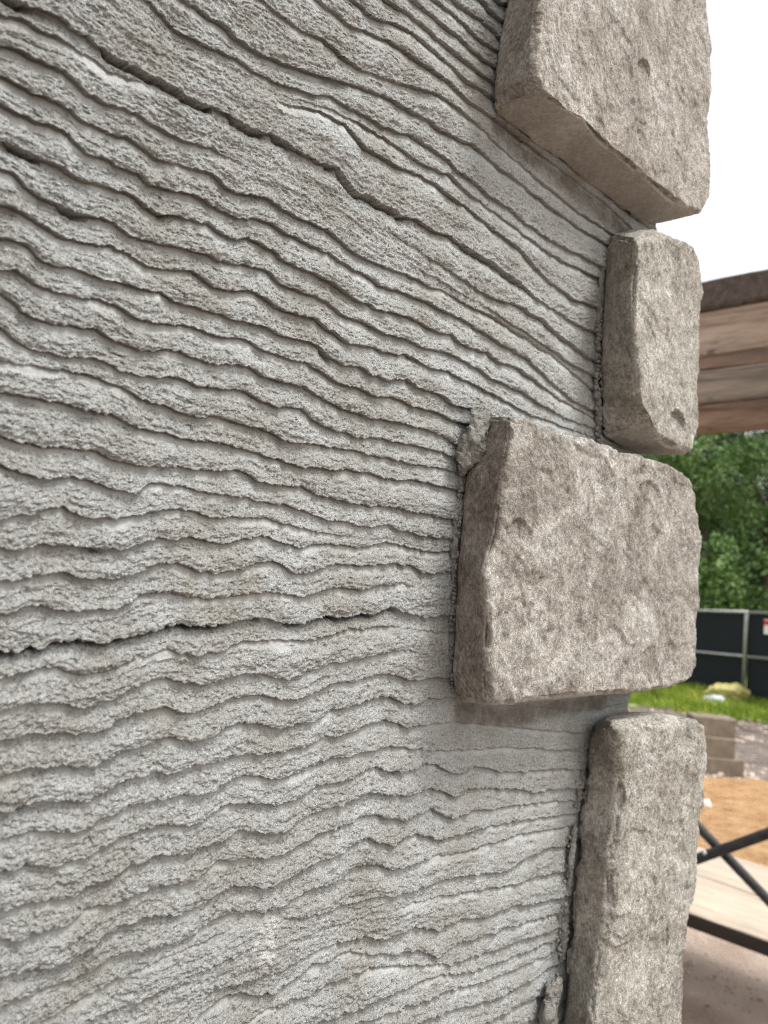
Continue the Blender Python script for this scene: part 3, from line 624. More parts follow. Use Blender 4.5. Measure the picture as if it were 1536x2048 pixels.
# fine patch where the photograph looks, coarser coat around it
NC, NR = 740, 1150
pxs = np.linspace(-190, 1300, NC)
us = np.array([wall_uv(p, 1150)[0] for p in pxs]); us = np.minimum(us, U_CORNER)
us = np.unique(us); NC = len(us)
def vlim(u):
    X = P0 + WD * u
    d = X - CAM
    dep = lambda z: np.dot(np.array([d[0], d[1], z - CAM[2]]), _f)
    # heights whose pixel row is -70 and 2118
    out = []
    for py in (-70, 2118):
        z = CAM[2]
        for _ in range(30):
            w = np.array([d[0], d[1], z - CAM[2]])
            y = 1024 - FPX * np.dot(w, YU) / np.dot(w, _f)
            z += (y - py) / FPX * np.dot(w, _f) * 0.95
        out.append(z)
    return out
lim = np.array([vlim(u) for u in us])
tt = np.linspace(0, 1, NR)[:, None]
vs_ = lim[None, :, 0] * (1 - tt) + lim[None, :, 1] * tt
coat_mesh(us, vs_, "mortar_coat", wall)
def filler(u, top, bot, nr):
    t_ = np.linspace(0, 1, nr)[:, None]
    coat_mesh(u, top[None, :] * (1 - t_) + bot[None, :] * t_, "mortar_coat", wall)
ua = us[::6].copy(); ua[-1] = us[-1]
la = np.array([np.interp(ua, us, lim[:, 0]), np.interp(ua, us, lim[:, 1])])
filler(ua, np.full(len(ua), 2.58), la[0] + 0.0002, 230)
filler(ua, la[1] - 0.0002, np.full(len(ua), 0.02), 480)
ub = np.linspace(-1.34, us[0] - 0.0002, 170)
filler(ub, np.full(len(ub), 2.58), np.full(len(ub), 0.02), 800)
# return face of the corner
sv = MB(); sv.box((U_CORNER - 0.006, 0.22, 1.3), (0.0055, 0, 0), (0, 0.216, 0), (0, 0, 1.28), 0.003)
o = sv.build("return_face", CRUMB, wall)

# ------------------------------------------------------------------ corner stones
def poly_interp(P, s):
    P = np.array(P, float); d = np.r_[0, np.cumsum(np.linalg.norm(np.diff(P, axis=0), axis=1))]; d /= d[-1]
    return np.stack([np.interp(s, d, P[:, 0]), np.interp(s, d, P[:, 1])], -1)
def coons(bottom, top, left, right, a, c):
    """a, c in 0..1: u,v of the Coons patch; left/right run bottom to top, bottom/top run left to right"""
    B = poly_interp(bottom, a); Tp = poly_interp(top, a); Lf = poly_interp(left, c); Rt = poly_interp(right, c)
    P00, P10, P01, P11 = [np.array(p) for p in (bottom[0], bottom[-1], top[0], top[-1])]
    a = a[:, None]; c = c[:, None]
    return (1 - c) * B + c * Tp + (1 - a) * Lf + a * Rt - ((1 - a) * (1 - c) * P00 + a * (1 - c) * P10 + (1 - a) * c * P01 + a * c * P11)
def make_stone(label, mat, T, front, back, seed, rad=0.006, tb=0.0015, rough=1.0, step=0.00085, chips=()):
    fr = {k: [wall_uv(x, y, T) for x, y in v] for k, v in front.items()}
    bk = {k: [wall_uv(x, y, tb) for x, y in v] for k, v in back.items()}
    if 'right' not in bk: bk['right'] = [p - np.array([0.004, 0]) for p in fr['right']]
    if 'top' not in bk: bk['top'] = [p for p in fr['top']]
    if 'bottom' not in bk: bk['bottom'] = [p for p in fr['bottom']]
    for dct in (fr, bk):                          # make the corners meet
        for e, s0, s1 in (('bottom', 'left', 'right'), ('top', 'left', 'right')):
            i = 0 if e == 'bottom' else -1
            dct[e] = [dct[s0][i]] + list(dct[e][1:-1]) + [dct[s1][i]]
    allp = np.array(sum(fr.values(), []))
    W = np.ptp(allp[:, 0]); H = np.ptp(allp[:, 1])
    hx, hy, hz = W / 2, (T - tb) / 2, H / 2
    nx, ny, nz = max(8, int(W / step)), max(10, int((T - tb) / step)), max(8, int(H / step))
    ix, iy, iz = np.arange(nx + 1), np.arange(ny + 1), np.arange(nz + 1)
    quads = []
    def patch(fixed, val):
        if fixed == 0: J, K = np.meshgrid(iy, iz, indexing='ij'); I = np.full_like(J, val)
        if fixed == 1: I, K = np.meshgrid(ix, iz, indexing='ij'); J = np.full_like(I, val)
        if fixed == 2: I, J = np.meshgrid(ix, iy, indexing='ij'); K = np.full_like(I, val)
        key = (I * (ny + 1) + J).astype(np.int64) * (nz + 1) + K
        f = np.stack([key[:-1, :-1], key[1:, :-1], key[1:, 1:], key[:-1, 1:]], -1).reshape(-1, 4)
        return f
    F = np.concatenate([patch(0, 0)[:, ::-1], patch(0, nx), patch(1, 0), patch(2, 0), patch(2, nz)[:, ::-1]])
    # orient: patch(0): (y,z) normal +x ; patch(1): (x,z) normal -y ; patch(2): (x,y) normal +z
    F = np.concatenate([patch(0, 0)[:, ::-1], patch(0, nx), patch(1, 0), patch(2, 0)[:, ::-1], patch(2, nz)])
    keys, inv = np.unique(F, return_inverse=True)
    F = inv.reshape(-1, 4)
    K = keys % (nz + 1); J = (keys // (nz + 1)) % (ny + 1); I = keys // ((nz + 1) * (ny + 1))
    p = np.stack([(I / nx * 2 - 1) * hx, (J / ny * 2 - 1) * hy, (K / nz * 2 - 1) * hz], -1)
    hv = np.array([hx, hy, hz])
    rn = rad * (0.45 + 1.3 * fbm3(p[:, 0] / 0.03, p[:, 1] / 0.03, p[:, 2] / 0.03, seed, 2))[:, None]
    rn = np.minimum(rn, hy * 0.9)
    back_side = p[:, 1:2] > 0
    q = np.clip(p, -(hv - rn), hv - rn)
    dlt = p - q
    ln = np.linalg.norm(dlt, axis=1, keepdims=True)
    nrm = dlt / np.maximum(ln, 1e-9)
    p2 = q + rn * nrm
    par = p2 / hv
    a = (par[:, 0] + 1) / 2; b = (par[:, 1] + 1) / 2; c = (par[:, 2] + 1) / 2
    Fp = coons(fr['bottom'], fr['top'], fr['left'], fr['right'], a, c)
    Bp = coons(bk['bottom'], bk['top'], bk['left'], bk['right'], a, c)
    uvp = Fp * (1 - b[:, None]) + Bp * b[:, None]
    X = np.stack([uvp[:, 0], -(T * (1 - b) + tb * b), uvp[:, 1]], -1)
    # hewn face
    x, y, z = X[:, 0], X[:, 1], X[:, 2]
    frontness = np.clip(-nrm[:, 1], 0, 1)
    sx = x * 0.8 + z * 0.6; sz = -x * 0.6 + z * 0.8
    low = fbm3(x / 0.07, y / 0.07, z / 0.07, seed + 1, 2) - 0.5
    mid = 1 - 2 * np.abs(fbm3(sx / 0.022, y / 0.03, sz / 0.034, seed + 2, 3) - 0.5)
    cut = np.abs(((fbm3(x / 0.05, y / 0.05, z / 0.05, seed + 8, 2) * 7) % 1.0) - 0.5)
    fin = fbm3(sx / 0.0045, y / 0.006, sz / 0.0075, seed + 4, 4, 0.62) - 0.5
    mic = vn3(x / 0.0012, y / 0.0012, z / 0.0014, seed + 6) - 0.5
    amp = (0.30 + 0.70 * frontness) * rough
    fac = fbm3(x / 0.030, y / 0.030, z / 0.030, seed + 3, 2) * 5
    step_ = np.floor(fac) + sstep(0.0, 0.35, fac % 1.0)      # conchoidal steps left by the hammer
    d = amp * (0.0070 * low + 0.0020 * (mid - 0.75) + 0.0016 * fin + 0.0006 * mic - 0.0008 * cut + 0.0011 * (step_ - 2.5))
    edge = np.clip((ln[:, 0] / np.maximum(rn[:, 0], 1e-6)), 0, 1) * sstep(0.0, 0.12, 0.995 - np.max(np.abs(nrm), axis=1))
    chip = np.clip(fbm3(x / 0.012, y / 0.012, z / 0.012, seed + 9, 3) - 0.47, 0, 1)
    chip2 = np.clip(fbm3(x / 0.0045, y / 0.0045, z / 0.0045, seed + 10, 2) - 0.55, 0, 1)
    d = d - edge * (chip * 0.011 + chip2 * 0.006)
    for (cx, cy, cr, cd) in chips:                # flakes knocked off the front, at photo positions
        cu, cv = wall_uv(cx, cy, T)
        rr = np.sqrt((x - cu) ** 2 + ((z - cv) * 1.3) ** 2) / cr + 0.5 * (fbm3(x / 0.012, y / 0.012, z / 0.012, seed + 12, 3) - 0.5)
        d = d - frontness * cd * (1 - sstep(0.80, 0.95, rr)) * np.clip(0.4 + (cv - z) / cr * -0.9, 0.05, 1.2)
    X = X + nrm * d[:, None]
    o = mesh_np("stone", X, F, mat, wall)
    side = np.clip(-nrm[:, 0], 0, 1) * (1 - 0.25 * frontness)
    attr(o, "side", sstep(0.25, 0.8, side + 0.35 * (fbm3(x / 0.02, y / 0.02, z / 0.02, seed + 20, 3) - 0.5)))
    attr(o, "under", sstep(0.35, 0.85, -nrm[:, 2] + 0.3 * (fbm3(x / 0.02, y / 0.02, z / 0.02, seed + 25, 3) - 0.5)))
    o["label"] = label
    # plain bedding face at the back
    bb = MB(); 
    return o

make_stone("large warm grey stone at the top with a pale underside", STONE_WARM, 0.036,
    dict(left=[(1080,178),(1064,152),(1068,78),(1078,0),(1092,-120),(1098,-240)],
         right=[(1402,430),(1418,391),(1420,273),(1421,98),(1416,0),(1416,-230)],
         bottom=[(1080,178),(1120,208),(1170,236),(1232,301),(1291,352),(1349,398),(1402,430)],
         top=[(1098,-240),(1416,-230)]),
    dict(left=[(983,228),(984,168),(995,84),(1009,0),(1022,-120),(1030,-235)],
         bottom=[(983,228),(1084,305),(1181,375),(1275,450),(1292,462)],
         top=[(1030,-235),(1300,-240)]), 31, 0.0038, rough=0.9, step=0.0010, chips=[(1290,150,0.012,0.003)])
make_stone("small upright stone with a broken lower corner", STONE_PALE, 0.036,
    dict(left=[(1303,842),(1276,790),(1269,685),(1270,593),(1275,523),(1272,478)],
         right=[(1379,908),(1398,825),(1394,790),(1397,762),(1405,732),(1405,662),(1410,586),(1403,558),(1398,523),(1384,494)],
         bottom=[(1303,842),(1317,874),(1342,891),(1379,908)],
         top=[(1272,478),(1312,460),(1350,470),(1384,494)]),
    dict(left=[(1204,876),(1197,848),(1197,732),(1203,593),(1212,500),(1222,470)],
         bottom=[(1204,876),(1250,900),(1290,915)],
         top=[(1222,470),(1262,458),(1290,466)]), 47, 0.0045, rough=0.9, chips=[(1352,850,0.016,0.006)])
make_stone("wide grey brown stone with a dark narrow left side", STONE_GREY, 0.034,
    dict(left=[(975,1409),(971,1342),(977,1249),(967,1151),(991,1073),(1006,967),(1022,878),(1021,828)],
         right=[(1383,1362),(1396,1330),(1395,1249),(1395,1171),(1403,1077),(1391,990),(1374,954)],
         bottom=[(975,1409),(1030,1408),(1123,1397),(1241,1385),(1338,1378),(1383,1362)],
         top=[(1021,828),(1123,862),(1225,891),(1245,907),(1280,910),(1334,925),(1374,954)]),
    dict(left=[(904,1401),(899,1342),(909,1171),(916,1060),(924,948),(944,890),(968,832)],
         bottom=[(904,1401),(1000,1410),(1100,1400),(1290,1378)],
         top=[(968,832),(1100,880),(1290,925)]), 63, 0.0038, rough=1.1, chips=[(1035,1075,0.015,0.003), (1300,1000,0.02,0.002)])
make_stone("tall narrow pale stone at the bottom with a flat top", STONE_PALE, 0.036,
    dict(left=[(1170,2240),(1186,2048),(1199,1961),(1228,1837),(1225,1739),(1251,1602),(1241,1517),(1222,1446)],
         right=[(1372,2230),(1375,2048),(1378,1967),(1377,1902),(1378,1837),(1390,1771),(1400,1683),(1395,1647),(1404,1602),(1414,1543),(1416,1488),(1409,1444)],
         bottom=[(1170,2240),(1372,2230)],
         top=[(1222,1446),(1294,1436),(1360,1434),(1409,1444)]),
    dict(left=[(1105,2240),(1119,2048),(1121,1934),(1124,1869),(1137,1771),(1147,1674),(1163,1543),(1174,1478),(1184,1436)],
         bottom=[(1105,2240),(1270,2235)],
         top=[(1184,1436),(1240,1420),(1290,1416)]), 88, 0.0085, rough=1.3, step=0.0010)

# lumps of mortar squeezed out behind the stones
def lump(pts, rads, seed, name="mortar_lump", mat=CRUMB, res=26, flat=0.55):
    """a crumbly sausage through wall-local points"""
    P = np.array(pts, float); n = len(P)
    V = []; m = 44; res = res * 2
    N = res
    s_ = np.linspace(0, n - 1, N)
    C = np.stack([np.interp(s_, np.arange(n), P[:, k]) for k in range(3)], -1); R = np.interp(s_, np.arange(n), rads)
    R = R * np.sqrt(np.clip(1 - (2 * np.linspace(0, 1, N) - 1) ** 6, 0, 1))
    Tn = np.gradient(C, axis=0); Tn /= np.linalg.norm(Tn, axis=1, keepdims=True)
    A = np.cross(Tn, [0, 1, 0.1]); A /= np.linalg.norm(A, axis=1, keepdims=True); B = np.cross(Tn, A)
    th = np.linspace(0, 2 * np.pi, m, endpoint=False)
    V = C[:, None, :] + R[:, None, None] * (np.cos(th)[None, :, None] * A[:, None, :] + np.sin(th)[None, :, None] * B[:, None, :])
    nn = V - C[:, None, :]
    f = fbm3(V[..., 0] / 0.009, V[..., 1] / 0.009, V[..., 2] / 0.009, seed, 2) - 0.5
    f2 = fbm3(V[..., 0] / 0.0022, V[..., 1] / 0.0022, V[..., 2] / 0.0022, seed + 5, 4, 0.75) - 0.5
    u_ = nn / np.maximum(np.linalg.norm(nn, axis=2, keepdims=True), 1e-9)
    k_ = np.clip(np.linalg.norm(nn, axis=2) / 0.002, 0, 1)
    V = V + nn * (1.6 * f)[..., None] + u_ * (0.0062 * f2 * k_)[..., None]
    V[..., 1] = C[:, None, 1] + (V[..., 1] - C[:, None, 1]) * flat
    i = np.arange(N * m).reshape(N, m); j = np.roll(i, -1, axis=1)
    F = np.stack([i[:-1], j[:-1], j[1:], i[1:]], -1).reshape(-1, 4)
    return mesh_np(name, V.reshape(-1, 3), F, mat, wall)
def wl(px, py, T):
    u, v = wall_uv(px, py, T); return (u, -T, v)
o = lump([wl(975,822,.004), wl(962,850,.009), wl(946,885,.010), wl(932,920,.008), wl(921,952,.004)], [.004,.0085,.0095,.0075,.0035], 5, res=60); o["label"] = "crumbly mortar lump at the top left corner of the wide stone"
o = lump([wl(1122,1955,.008), wl(1108,1985,.008), wl(1100,2015,.008), wl(1104,2060,.006)], [.004,.0075,.009,.006], 9, res=50); o["label"] = "crumbly mortar lump beside the foot of the tall stone"
o = lump([wl(1150,1650,.004), wl(1143,1720,.006), wl(1138,1775,.004)], [.002,.0032,.002], 13, res=40)
for (pp_, rr_, sd) in (([(1172,1500),(1160,1560),(1152,1620)],[.0015,.003,.0015],23), ([(1134,1800),(1126,1850),(1121,1930)],[.0015,.0034,.002],29),
                       ([(1206,520),(1199,600),(1196,690)],[.0012,.0022,.0012],35), ([(1194,740),(1193,800),(1198,868)],[.0012,.0028,.0016],41),
                       ([(912,1010),(908,1100),(905,1180)],[.001,.0018,.001],43), ([(1000,262),(1050,302),(1110,345)],[.001,.002,.001],45)):
    lump([wl(a_, b_, .002) for a_, b_ in pp_], rr_, sd, res=40, flat=0.9)
# joint filling squeezed between wide stone and tall stone, at the corner
o = lump([(U_CORNER-0.022,.010,wall_uv(1240,1410)[1]+.012), (U_CORNER-0.016,.012,wall_uv(1240,1410)[1]), (U_CORNER-0.012,.016,wall_uv(1240,1410)[1]-.012)], [.014,.016,.014], 17, res=40)
# beads of mortar in the joint beside the small stone and the tall stone
bv, bf = [], []
rs = np.random.RandomState(4)
ico = [(0,0,1),(.894,0,.447),(.276,.851,.447),(-.724,.526,.447),(-.724,-.526,.447),(.276,-.851,.447),(.724,.526,-.447),(-.276,.851,-.447),(-.894,0,-.447),(-.276,-.851,-.447),(.724,-.526,-.447),(0,0,-1)]
icf = [(0,1,2),(0,2,3),(0,3,4),(0,4,5),(0,5,1),(1,6,2),(2,7,3),(3,8,4),(4,9,5),(5,10,1),(2,6,7),(3,7,8),(4,8,9),(5,9,10),(1,10,6),(6,11,7),(7,11,8),(8,11,9),(9,11,10),(10,11,6)]
def bead(px, py, T, r):
    c = np.array(wl(px, py, T)); n0 = len(bv)
    for p in ico: bv.append(c + np.array(p) * r * rs.uniform(.7, 1.25))
    for f in icf: bf.append([k + n0 for k in f])
for k in range(120):
    y = rs.uniform(640, 890); bead(1199 - (y - 640) * 0.012 + rs.uniform(-6, 5), y, rs.uniform(.001, .005), rs.uniform(.0006, .0022))
for k in range(110):
    y = rs.uniform(960, 1380); bead(np.interp(y, [948, 1171, 1342, 1401], [924, 909, 899, 904]) + rs.uniform(-4, 4), y, rs.uniform(.001, .005), rs.uniform(.0005, .0013))
for k in range(90):
    y = rs.uniform(1480, 2040); bead(np.interp(y, [1478, 1674, 1869, 2048], [1170, 1145, 1122, 1118]) + rs.uniform(-8, 3), y, rs.uniform(.001, .005), rs.uniform(.0006, .0018))
tag(mesh_np("mortar_beads", np.array(bv), np.array(bf), CRUMB, wall), kind='stuff')

# ------------------------------------------------------------------ timber structure behind
PAV_O = at_depth(1470, 700, 2.55)                # a point of its face
PN = WD.copy()                                   # face normal direction, boards run along WN
def pav(px, py): return at_plane(px, py, PAV_O, PN)
pav_root = empty("timber_pavilion", (PAV_O[0], PAV_O[1], 0), WALL_ROT,
                 "rough timber beam of stacked brown boards on posts behind the wall", "timber structure")
def w2l(p, root):                                # world -> local of a z-rotated root
    d = np.array(p) - np.array(root.location); c, s_ = math.cos(-root.rotation_euler[2]), math.sin(-root.rotation_euler[2])
    return np.array([c * d[0] - s_ * d[1], s_ * d[0] + c * d[1], d[2]])
# in the root's frame: x = WD (depth), y = -WN (boards run along y); z up
ylo, yhi = w2l(pav(1900, 700), pav_root)[1], w2l(pav(1130, 700), pav_root)[1]
zz = [pav(1470, y)[2] for y in (553, 611, 703, 731, 802, 856)]
board_mats = [WOOD_DARK, WOOD_ROSE, WOOD_RED, WOOD_GREYBROWN, WOOD_RED]
prs = random.Random(5)
def plank_mesh(name, c, half, mat, parent, seed, wav=0.004, nseg=40, axis=1):
    """a sawn board with wavy edges: long axis y (or x)"""
    hx, hy, hz = half
    m = 12
    prof = []
    bev = min(hx, hz) * 0.18
    for (sx, sz) in ((1, -1), (1, 1), (-1, 1), (-1, -1)):
        if sx * sz < 0: prof += [(sx * (hx - bev), sz * hz), (sx * hx, sz * (hz - bev))] if (sx, sz) == (1, -1) else [(sx * (hx - bev), sz * hz), (sx * hx, sz * (hz - bev))]
        else: prof += [(sx * hx, sz * (hz - bev)), (sx * (hx - bev), sz * hz)]
    prof = [(hx - bev, -hz), (hx, -hz + bev), (hx, hz - bev), (hx - bev, hz), (-hx + bev, hz), (-hx, hz - bev), (-hx, -hz + bev), (-hx + bev, -hz)]
    n = len(prof); V = []
    ts = np.linspace(-hy, hy, nseg)
    for t_ in ts:
        for (a_, b_) in prof:
            k = 1 if b_ > 0 else 2
            V.append((a_ + wav * 0.6 * (float(vn2(t_ / 0.12, k * 5.1, seed + 5)) - 0.5), t_, b_ + wav * (float(fbm2(np.float64(t_ / 0.15), np.float64(k * 9.7), seed, 3)) - 0.5) * 2))
    V = np.array(V)
    if axis == 0: V = V[:, [1, 0, 2]] * np.array([1, -1, 1])
    F = [(i * n + k, i * n + (k + 1) % n, (i + 1) * n + (k + 1) % n, (i + 1) * n + k) for i in range(nseg - 1) for k in range(n)]
    mb = MB(); mb.add(V, F); mb.f.append(tuple(range(n))[::-1]); mb.f.append(tuple((nseg - 1) * n + k for k in range(n)))
    o = mb.build(name, mat, parent)
    o.location = tuple(c)
    return o
for k in range(5):
    z1, z0 = zz[k], zz[k + 1]
    gap = 0.002 if k != 3 else 0.005
    th = 0.030 + (0.012 if k == 0 else 0.0) + prs.uniform(0, 0.004)
    o = plank_mesh("plank", (th - (0.022 if k == 0 else 0.0) + prs.uniform(-.002, .002), (ylo + yhi) / 2, (z0 + z1) / 2),
                   (th, (yhi - ylo) / 2, (z1 - z0) / 2 - gap / 2), board_mats[k], pav_root, 10 + k, 0.006)
    o["label"] = ["dark weathered top board", "pale rosy board with dark knots", "narrow orange brown board", "grey brown board above the crack", "red brown lowest board"][k]
for yy_ in (ylo + 0.12, yhi - 0.10):
    plank_mesh("post", (0.12, yy_, zz[0] / 2 - 0.02), (0.06, zz[0] / 2 - 0.02, 0.06), WOOD_GREYBROWN, pav_root, 33, 0.004).rotation_euler = (math.pi / 2, 0, 0)

# ------------------------------------------------------------------ scaffold with planks
ZP = 0.47; PTH = 0.024
a0 = at_z(1382, 1828, ZP); b0 = at_z(1536, 1883, ZP)
sc_dir = b0 - a0; sc_dir[2] = 0; sc_dir /= np.linalg.norm(sc_dir)
sc_n = np.array([-sc_dir[1], sc_dir[0], 0])       # away from the camera
if sc_n[1] < 0: sc_n = -sc_n
sc_rot = math.atan2(sc_dir[1], sc_dir[0])
jn = at_z(1470, 1775, ZP); fr_ = at_z(1470, 1712, ZP); ne = at_z(1470, 1859, ZP)
w1 = np.dot(jn - ne, sc_n); w2 = np.dot(fr_ - jn, sc_n)
GAP = 0.008
c0 = (a0 + b0) / 2
brace_p = c0 - 0.05 * sc_n
def br(px, py): return at_plane(px, py, brace_p, sc_n)
def line_pt(p, q, px):                            # image line through p, q evaluated at px
    return (px, p[1] + (q[1] - p[1]) * (px - p[0]) / (q[0] - p[0]))
b1a = br(*line_pt((1393, 1650), (1536, 1800), 1030)); b1b = br(*line_pt((1393, 1650), (1536, 1800), 1760))
b2a = br(*line_pt((1397, 1715), (1536, 1665), 1030)); b2b = br(*line_pt((1397, 1715), (1536, 1665), 1760))
print("brace ends z", b1a[2], b1b[2], b2a[2], b2b[2], "plank widths", w1, w2)
sroot = empty("scaffold", (c0[0], c0[1], 0), sc_rot, "black tube scaffold frame with crossed braces, carrying two planks", "scaffold")
def sl(p): return w2l(p, sroot)
def rod(name, p, q, r, off=0.0, flat=True):
    m_ = MB(); P = sl(p) - np.array([0, off, 0]); Q = sl(q) - np.array([0, off, 0])
    m_.tube([P, P * .985 + Q * .015, P * .5 + Q * .5, P * .015 + Q * .985, Q], [r * .8, r, r, r, r * .8], 14)
    return m_.build(name, BLACK, sroot, True)
br1 = rod("brace", b1a, b1b, 0.0180, 0.0); br2 = rod("brace", b2a, b2b, 0.0190, 0.032)
bt = MB(); P = sl(br(1417, 1701)) - np.array([0, 0.047, 0])
bt.tube([P + np.array([0, .02, 0]), P, P - np.array([0, .006, 0])], [.009, .009, .006], 10); bt.build("bolt", GALV, br2, True)
xl, xr = sl(b1a)[0], sl(b1b)[0]
for xx in (xl, xr):
    for yy_ in (0.02, w1 + w2 + 0.06):
        m_ = MB(); m_.tube([(xx, yy_ - 0.07 if yy_ < 0.1 else yy_, 0.0), (xx, yy_ - 0.07 if yy_ < 0.1 else yy_, max(b1a[2], b2b[2]) + 0.06)], 0.021, 14); m_.build("post", BLACK, sroot, True)
    m_ = MB(); m_.tube([(xx, -0.05, ZP - 2 * PTH - 0.022), (xx, w1 + w2 + 0.06, ZP - 2 * PTH - 0.022)], 0.021, 14); m_.build("ledger", BLACK, sroot, True)
Lp = (xr - xl) / 2 + 0.12
for k, (y0, wd) in enumerate(((0.0, w1), (w1, w2))):
    rt = bpy.data.objects.new
    wc = c0 + sc_n * (y0 + wd / 2) + sc_dir * ((xl + xr) / 2)
    o = plank_mesh("scaffold_plank", (0, 0, 0), (wd / 2 - 0.009, Lp, PTH), WOOD_PALE, None, 50 + k, 0.003, axis=0)
    o.location = (wc[0], wc[1], ZP - PTH - (0.002 if k else 0)); o.rotation_euler = (0, 0, sc_rot)
    if k == 0:                                    # stained edge facing the wall, its shade put into the dark colour
        e = plank_mesh("edge", (0, -wd / 2 + 0.001, -0.002), (0.006, Lp - 0.01, PTH + 0.001), EDGE_DARK, o, 60, 0.001, axis=0)
    tag(o, ["bleached scaffold plank nearest the wall, its thick edge dark", "bleached scaffold plank beside the orange sand, behind the crossed braces"][k], "plank", "planks on the scaffold")

# ------------------------------------------------------------------ concrete blocks
def block(px, py, zb, w, h, dpt, shift, label):
    """right front foot at the pixel (ground-level height zb)"""
    p = at_z(px, py, zb)
    r_ = empty("concrete_block", p, 0, None, None)
    bpy.data.objects.remove(r_)
    m_ = MB(); nb = 10
    m_.box((-w / 2, dpt / 2, h / 2), (w / 2, 0, 0), (0, dpt / 2, 0), (0, 0, h / 2), 0.006)
    o = m_.build("concrete_block", BLOCK); o.location = tuple(p); o.rotation_euler = (0, 0, -0.10 + shift)
    tag(o, label, "block", "concrete blocks stacked behind the sand")
    return o
pb = at_z(1488, 1557, 0)
h1, h2, h3 = 0.165, 0.19, 0.185
block(1488, 1557, 0.0, 0.46, h1, 0.30, 0, "brown concrete block at the bottom of the stack, reaching farthest right")
block(1470, 1519, h1 - 0.0, 0.42, h2, 0.25, 0.01, "brown concrete block in the middle of the three block stack")
block(1472, 1478, h1 + h2, 0.42, h3, 0.25, -0.01, "brown concrete block on top of the stack with a pale upper face")

# ------------------------------------------------------------------ fence
fl = at_depth(1396, 1221, 14.5); fr2 = at_depth(1536, 1225.5, 13.1)
fd = fr2 - fl; flen = np.linalg.norm(fd[:2]); fdir = fd / flen
fence = empty("chain_link_fence", (fl[0], fl[1], 0), math.atan2(fd[1], fd[0]), "chain link fence screened with black mesh on grey pipe posts, beyond the grass", "fence")
def fpt(t_, z): return np.array([t_, 0, z])
def ftop(t_): return fl[2] + fdir[2] * t_
pp = at_plane(1490, 1300, fl, np.array([-fdir[1], fdir[0], 0]))
t_post = np.dot((pp - fl)[:2], fdir[:2] / np.linalg.norm(fdir[:2]))
posts = [t_post + 2.45 * k for k in range(-3, 4)]
midh = 0.80
for t_ in posts:
    m_ = MB(); m_.tube([(t_, 0, 0), (t_, 0, ftop(t_) - 0.01), (t_, 0, ftop(t_) + 0.03)], [.034, .034, .022], 10); m_.build("post", GALV, fence, True)
for A_, B_ in zip(posts[:-1], posts[1:]):
    m_ = MB(); m_.tube([(A_ + .034, 0, ftop(A_)), (B_ - .034, 0, ftop(B_))], .026, 8); m_.build("rail", GALV, fence, True)
    m_ = MB(); m_.tube([(A_ + .034, 0, ftop(A_) - midh), (B_ - .034, 0, ftop(B_) - midh)], .026, 8); m_.build("rail", GALV, fence, True)
    # sagging windscreen panel behind the rails
    nx, nz = 26, 14
    s_ = np.linspace(0, 1, nx)[None, :]; t2 = np.linspace(0, 1, nz)[:, None]
    X = A_ + 0.02 + (B_ - A_ - 0.04) * s_ + 0 * t2
    Z = (ftop(0) + fdir[2] * X - 0.03) * (1 - t2) + 0.03 * t2
    Yb = 0.045 + 0.03 * (fbm2(X * 1.5, Z * 2, 4) - 0.5)
    mesh_np("mesh_screen", np.stack([X, Yb, Z], -1).reshape(-1, 3), grid_faces(nz, nx), SCREEN, fence)
# warning sign on the fence
sp_ = at_plane(1548, 1255, fl, np.array([-fdir[1], fdir[0], 0]))
sg = empty("fence_sign", sp_ - np.array([-fdir[1], fdir[0], 0]) * 0.045, math.atan2(fd[1], fd[0]), "small red and white sign hung on the black fence screen", "sign")
m_ = MB(); m_.box((0, 0, 0), (.16, 0, 0), (0, .004, 0), (0, 0, .13), .001); m_.build("panel", SIGN_WHITE, sg)
m_ = MB(); m_.box((0, -.006, .07), (.155, 0, 0), (0, .0015, 0), (0, 0, .045)); m_.build("header", SIGN_RED, sg)

# ------------------------------------------------------------------ litter on the grass and sand
def crumple(name, c, sx, sy, sz, seed, mat, label, cat, rot=0.0):
    n1, n2 = 28, 18
    th = np.linspace(0, 2 * np.pi, n1, endpoint=False)[None, :]; ph = np.linspace(0.02, np.pi - 0.02, n2)[:, None]
    X = np.cos(th) * np.sin(ph); Y = np.sin(th) * np.sin(ph); Z = np.cos(ph) + 0 * th
    f = 0.6 + 0.8 * fbm3(X * 1.8, Y * 1.8, Z * 1.8, seed, 3, 0.6)
    V = np.stack([X * f * sx, Y * f * sy, np.maximum(Z * f, -0.45) * sz + 0.4 * sz], -1)
    i = np.arange(n1 * n2).reshape(n2, n1); j = np.roll(i, -1, 1)
    F = np.stack([i[:-1], i[1:], j[1:], j[:-1]], -1).reshape(-1, 4)
    o = mesh_np(name, V.reshape(-1, 3), F, mat, None, False); o.location = tuple(c); o.rotation_euler = (0, 0, rot)
    tag(o, label, cat); return o
crumple("plastic_bag", at_z(1456, 1398, 0.03), .36, .22, .20, 2, YELLOW, "crumpled yellow bag lying in the grass by the fence", "bag")
crumple("plastic_sheet", at_z(1430, 1402, 0.05), .17, .11, .07, 5, PALE_BLUE, "pale blue grey plastic scrap beside the yellow bag", "litter")
crumple("paper_scrap", at_z(1418, 1410, 0.0), .10, .06, .04, 7, YELLOW, "small yellow scrap at the near edge of the grass", "litter")
crumple("paper_scrap", at_z(1440, 1412, 0.0), .05, .05, .03, 8, WHITE_STONE, "small white scrap at the near edge of the grass", "litter")
crumple("stone_chip", at_z(1414, 1615, 0.075), .030, .026, .045, 9, WHITE_STONE, "white chip of stone on the orange sand", "stone")
crumple("pebble", at_z(1384, 1930, 0.0), .020, .014, .014, 12, GREY_STONE, "grey pebble on bare earth beside the tall stone", "stone")

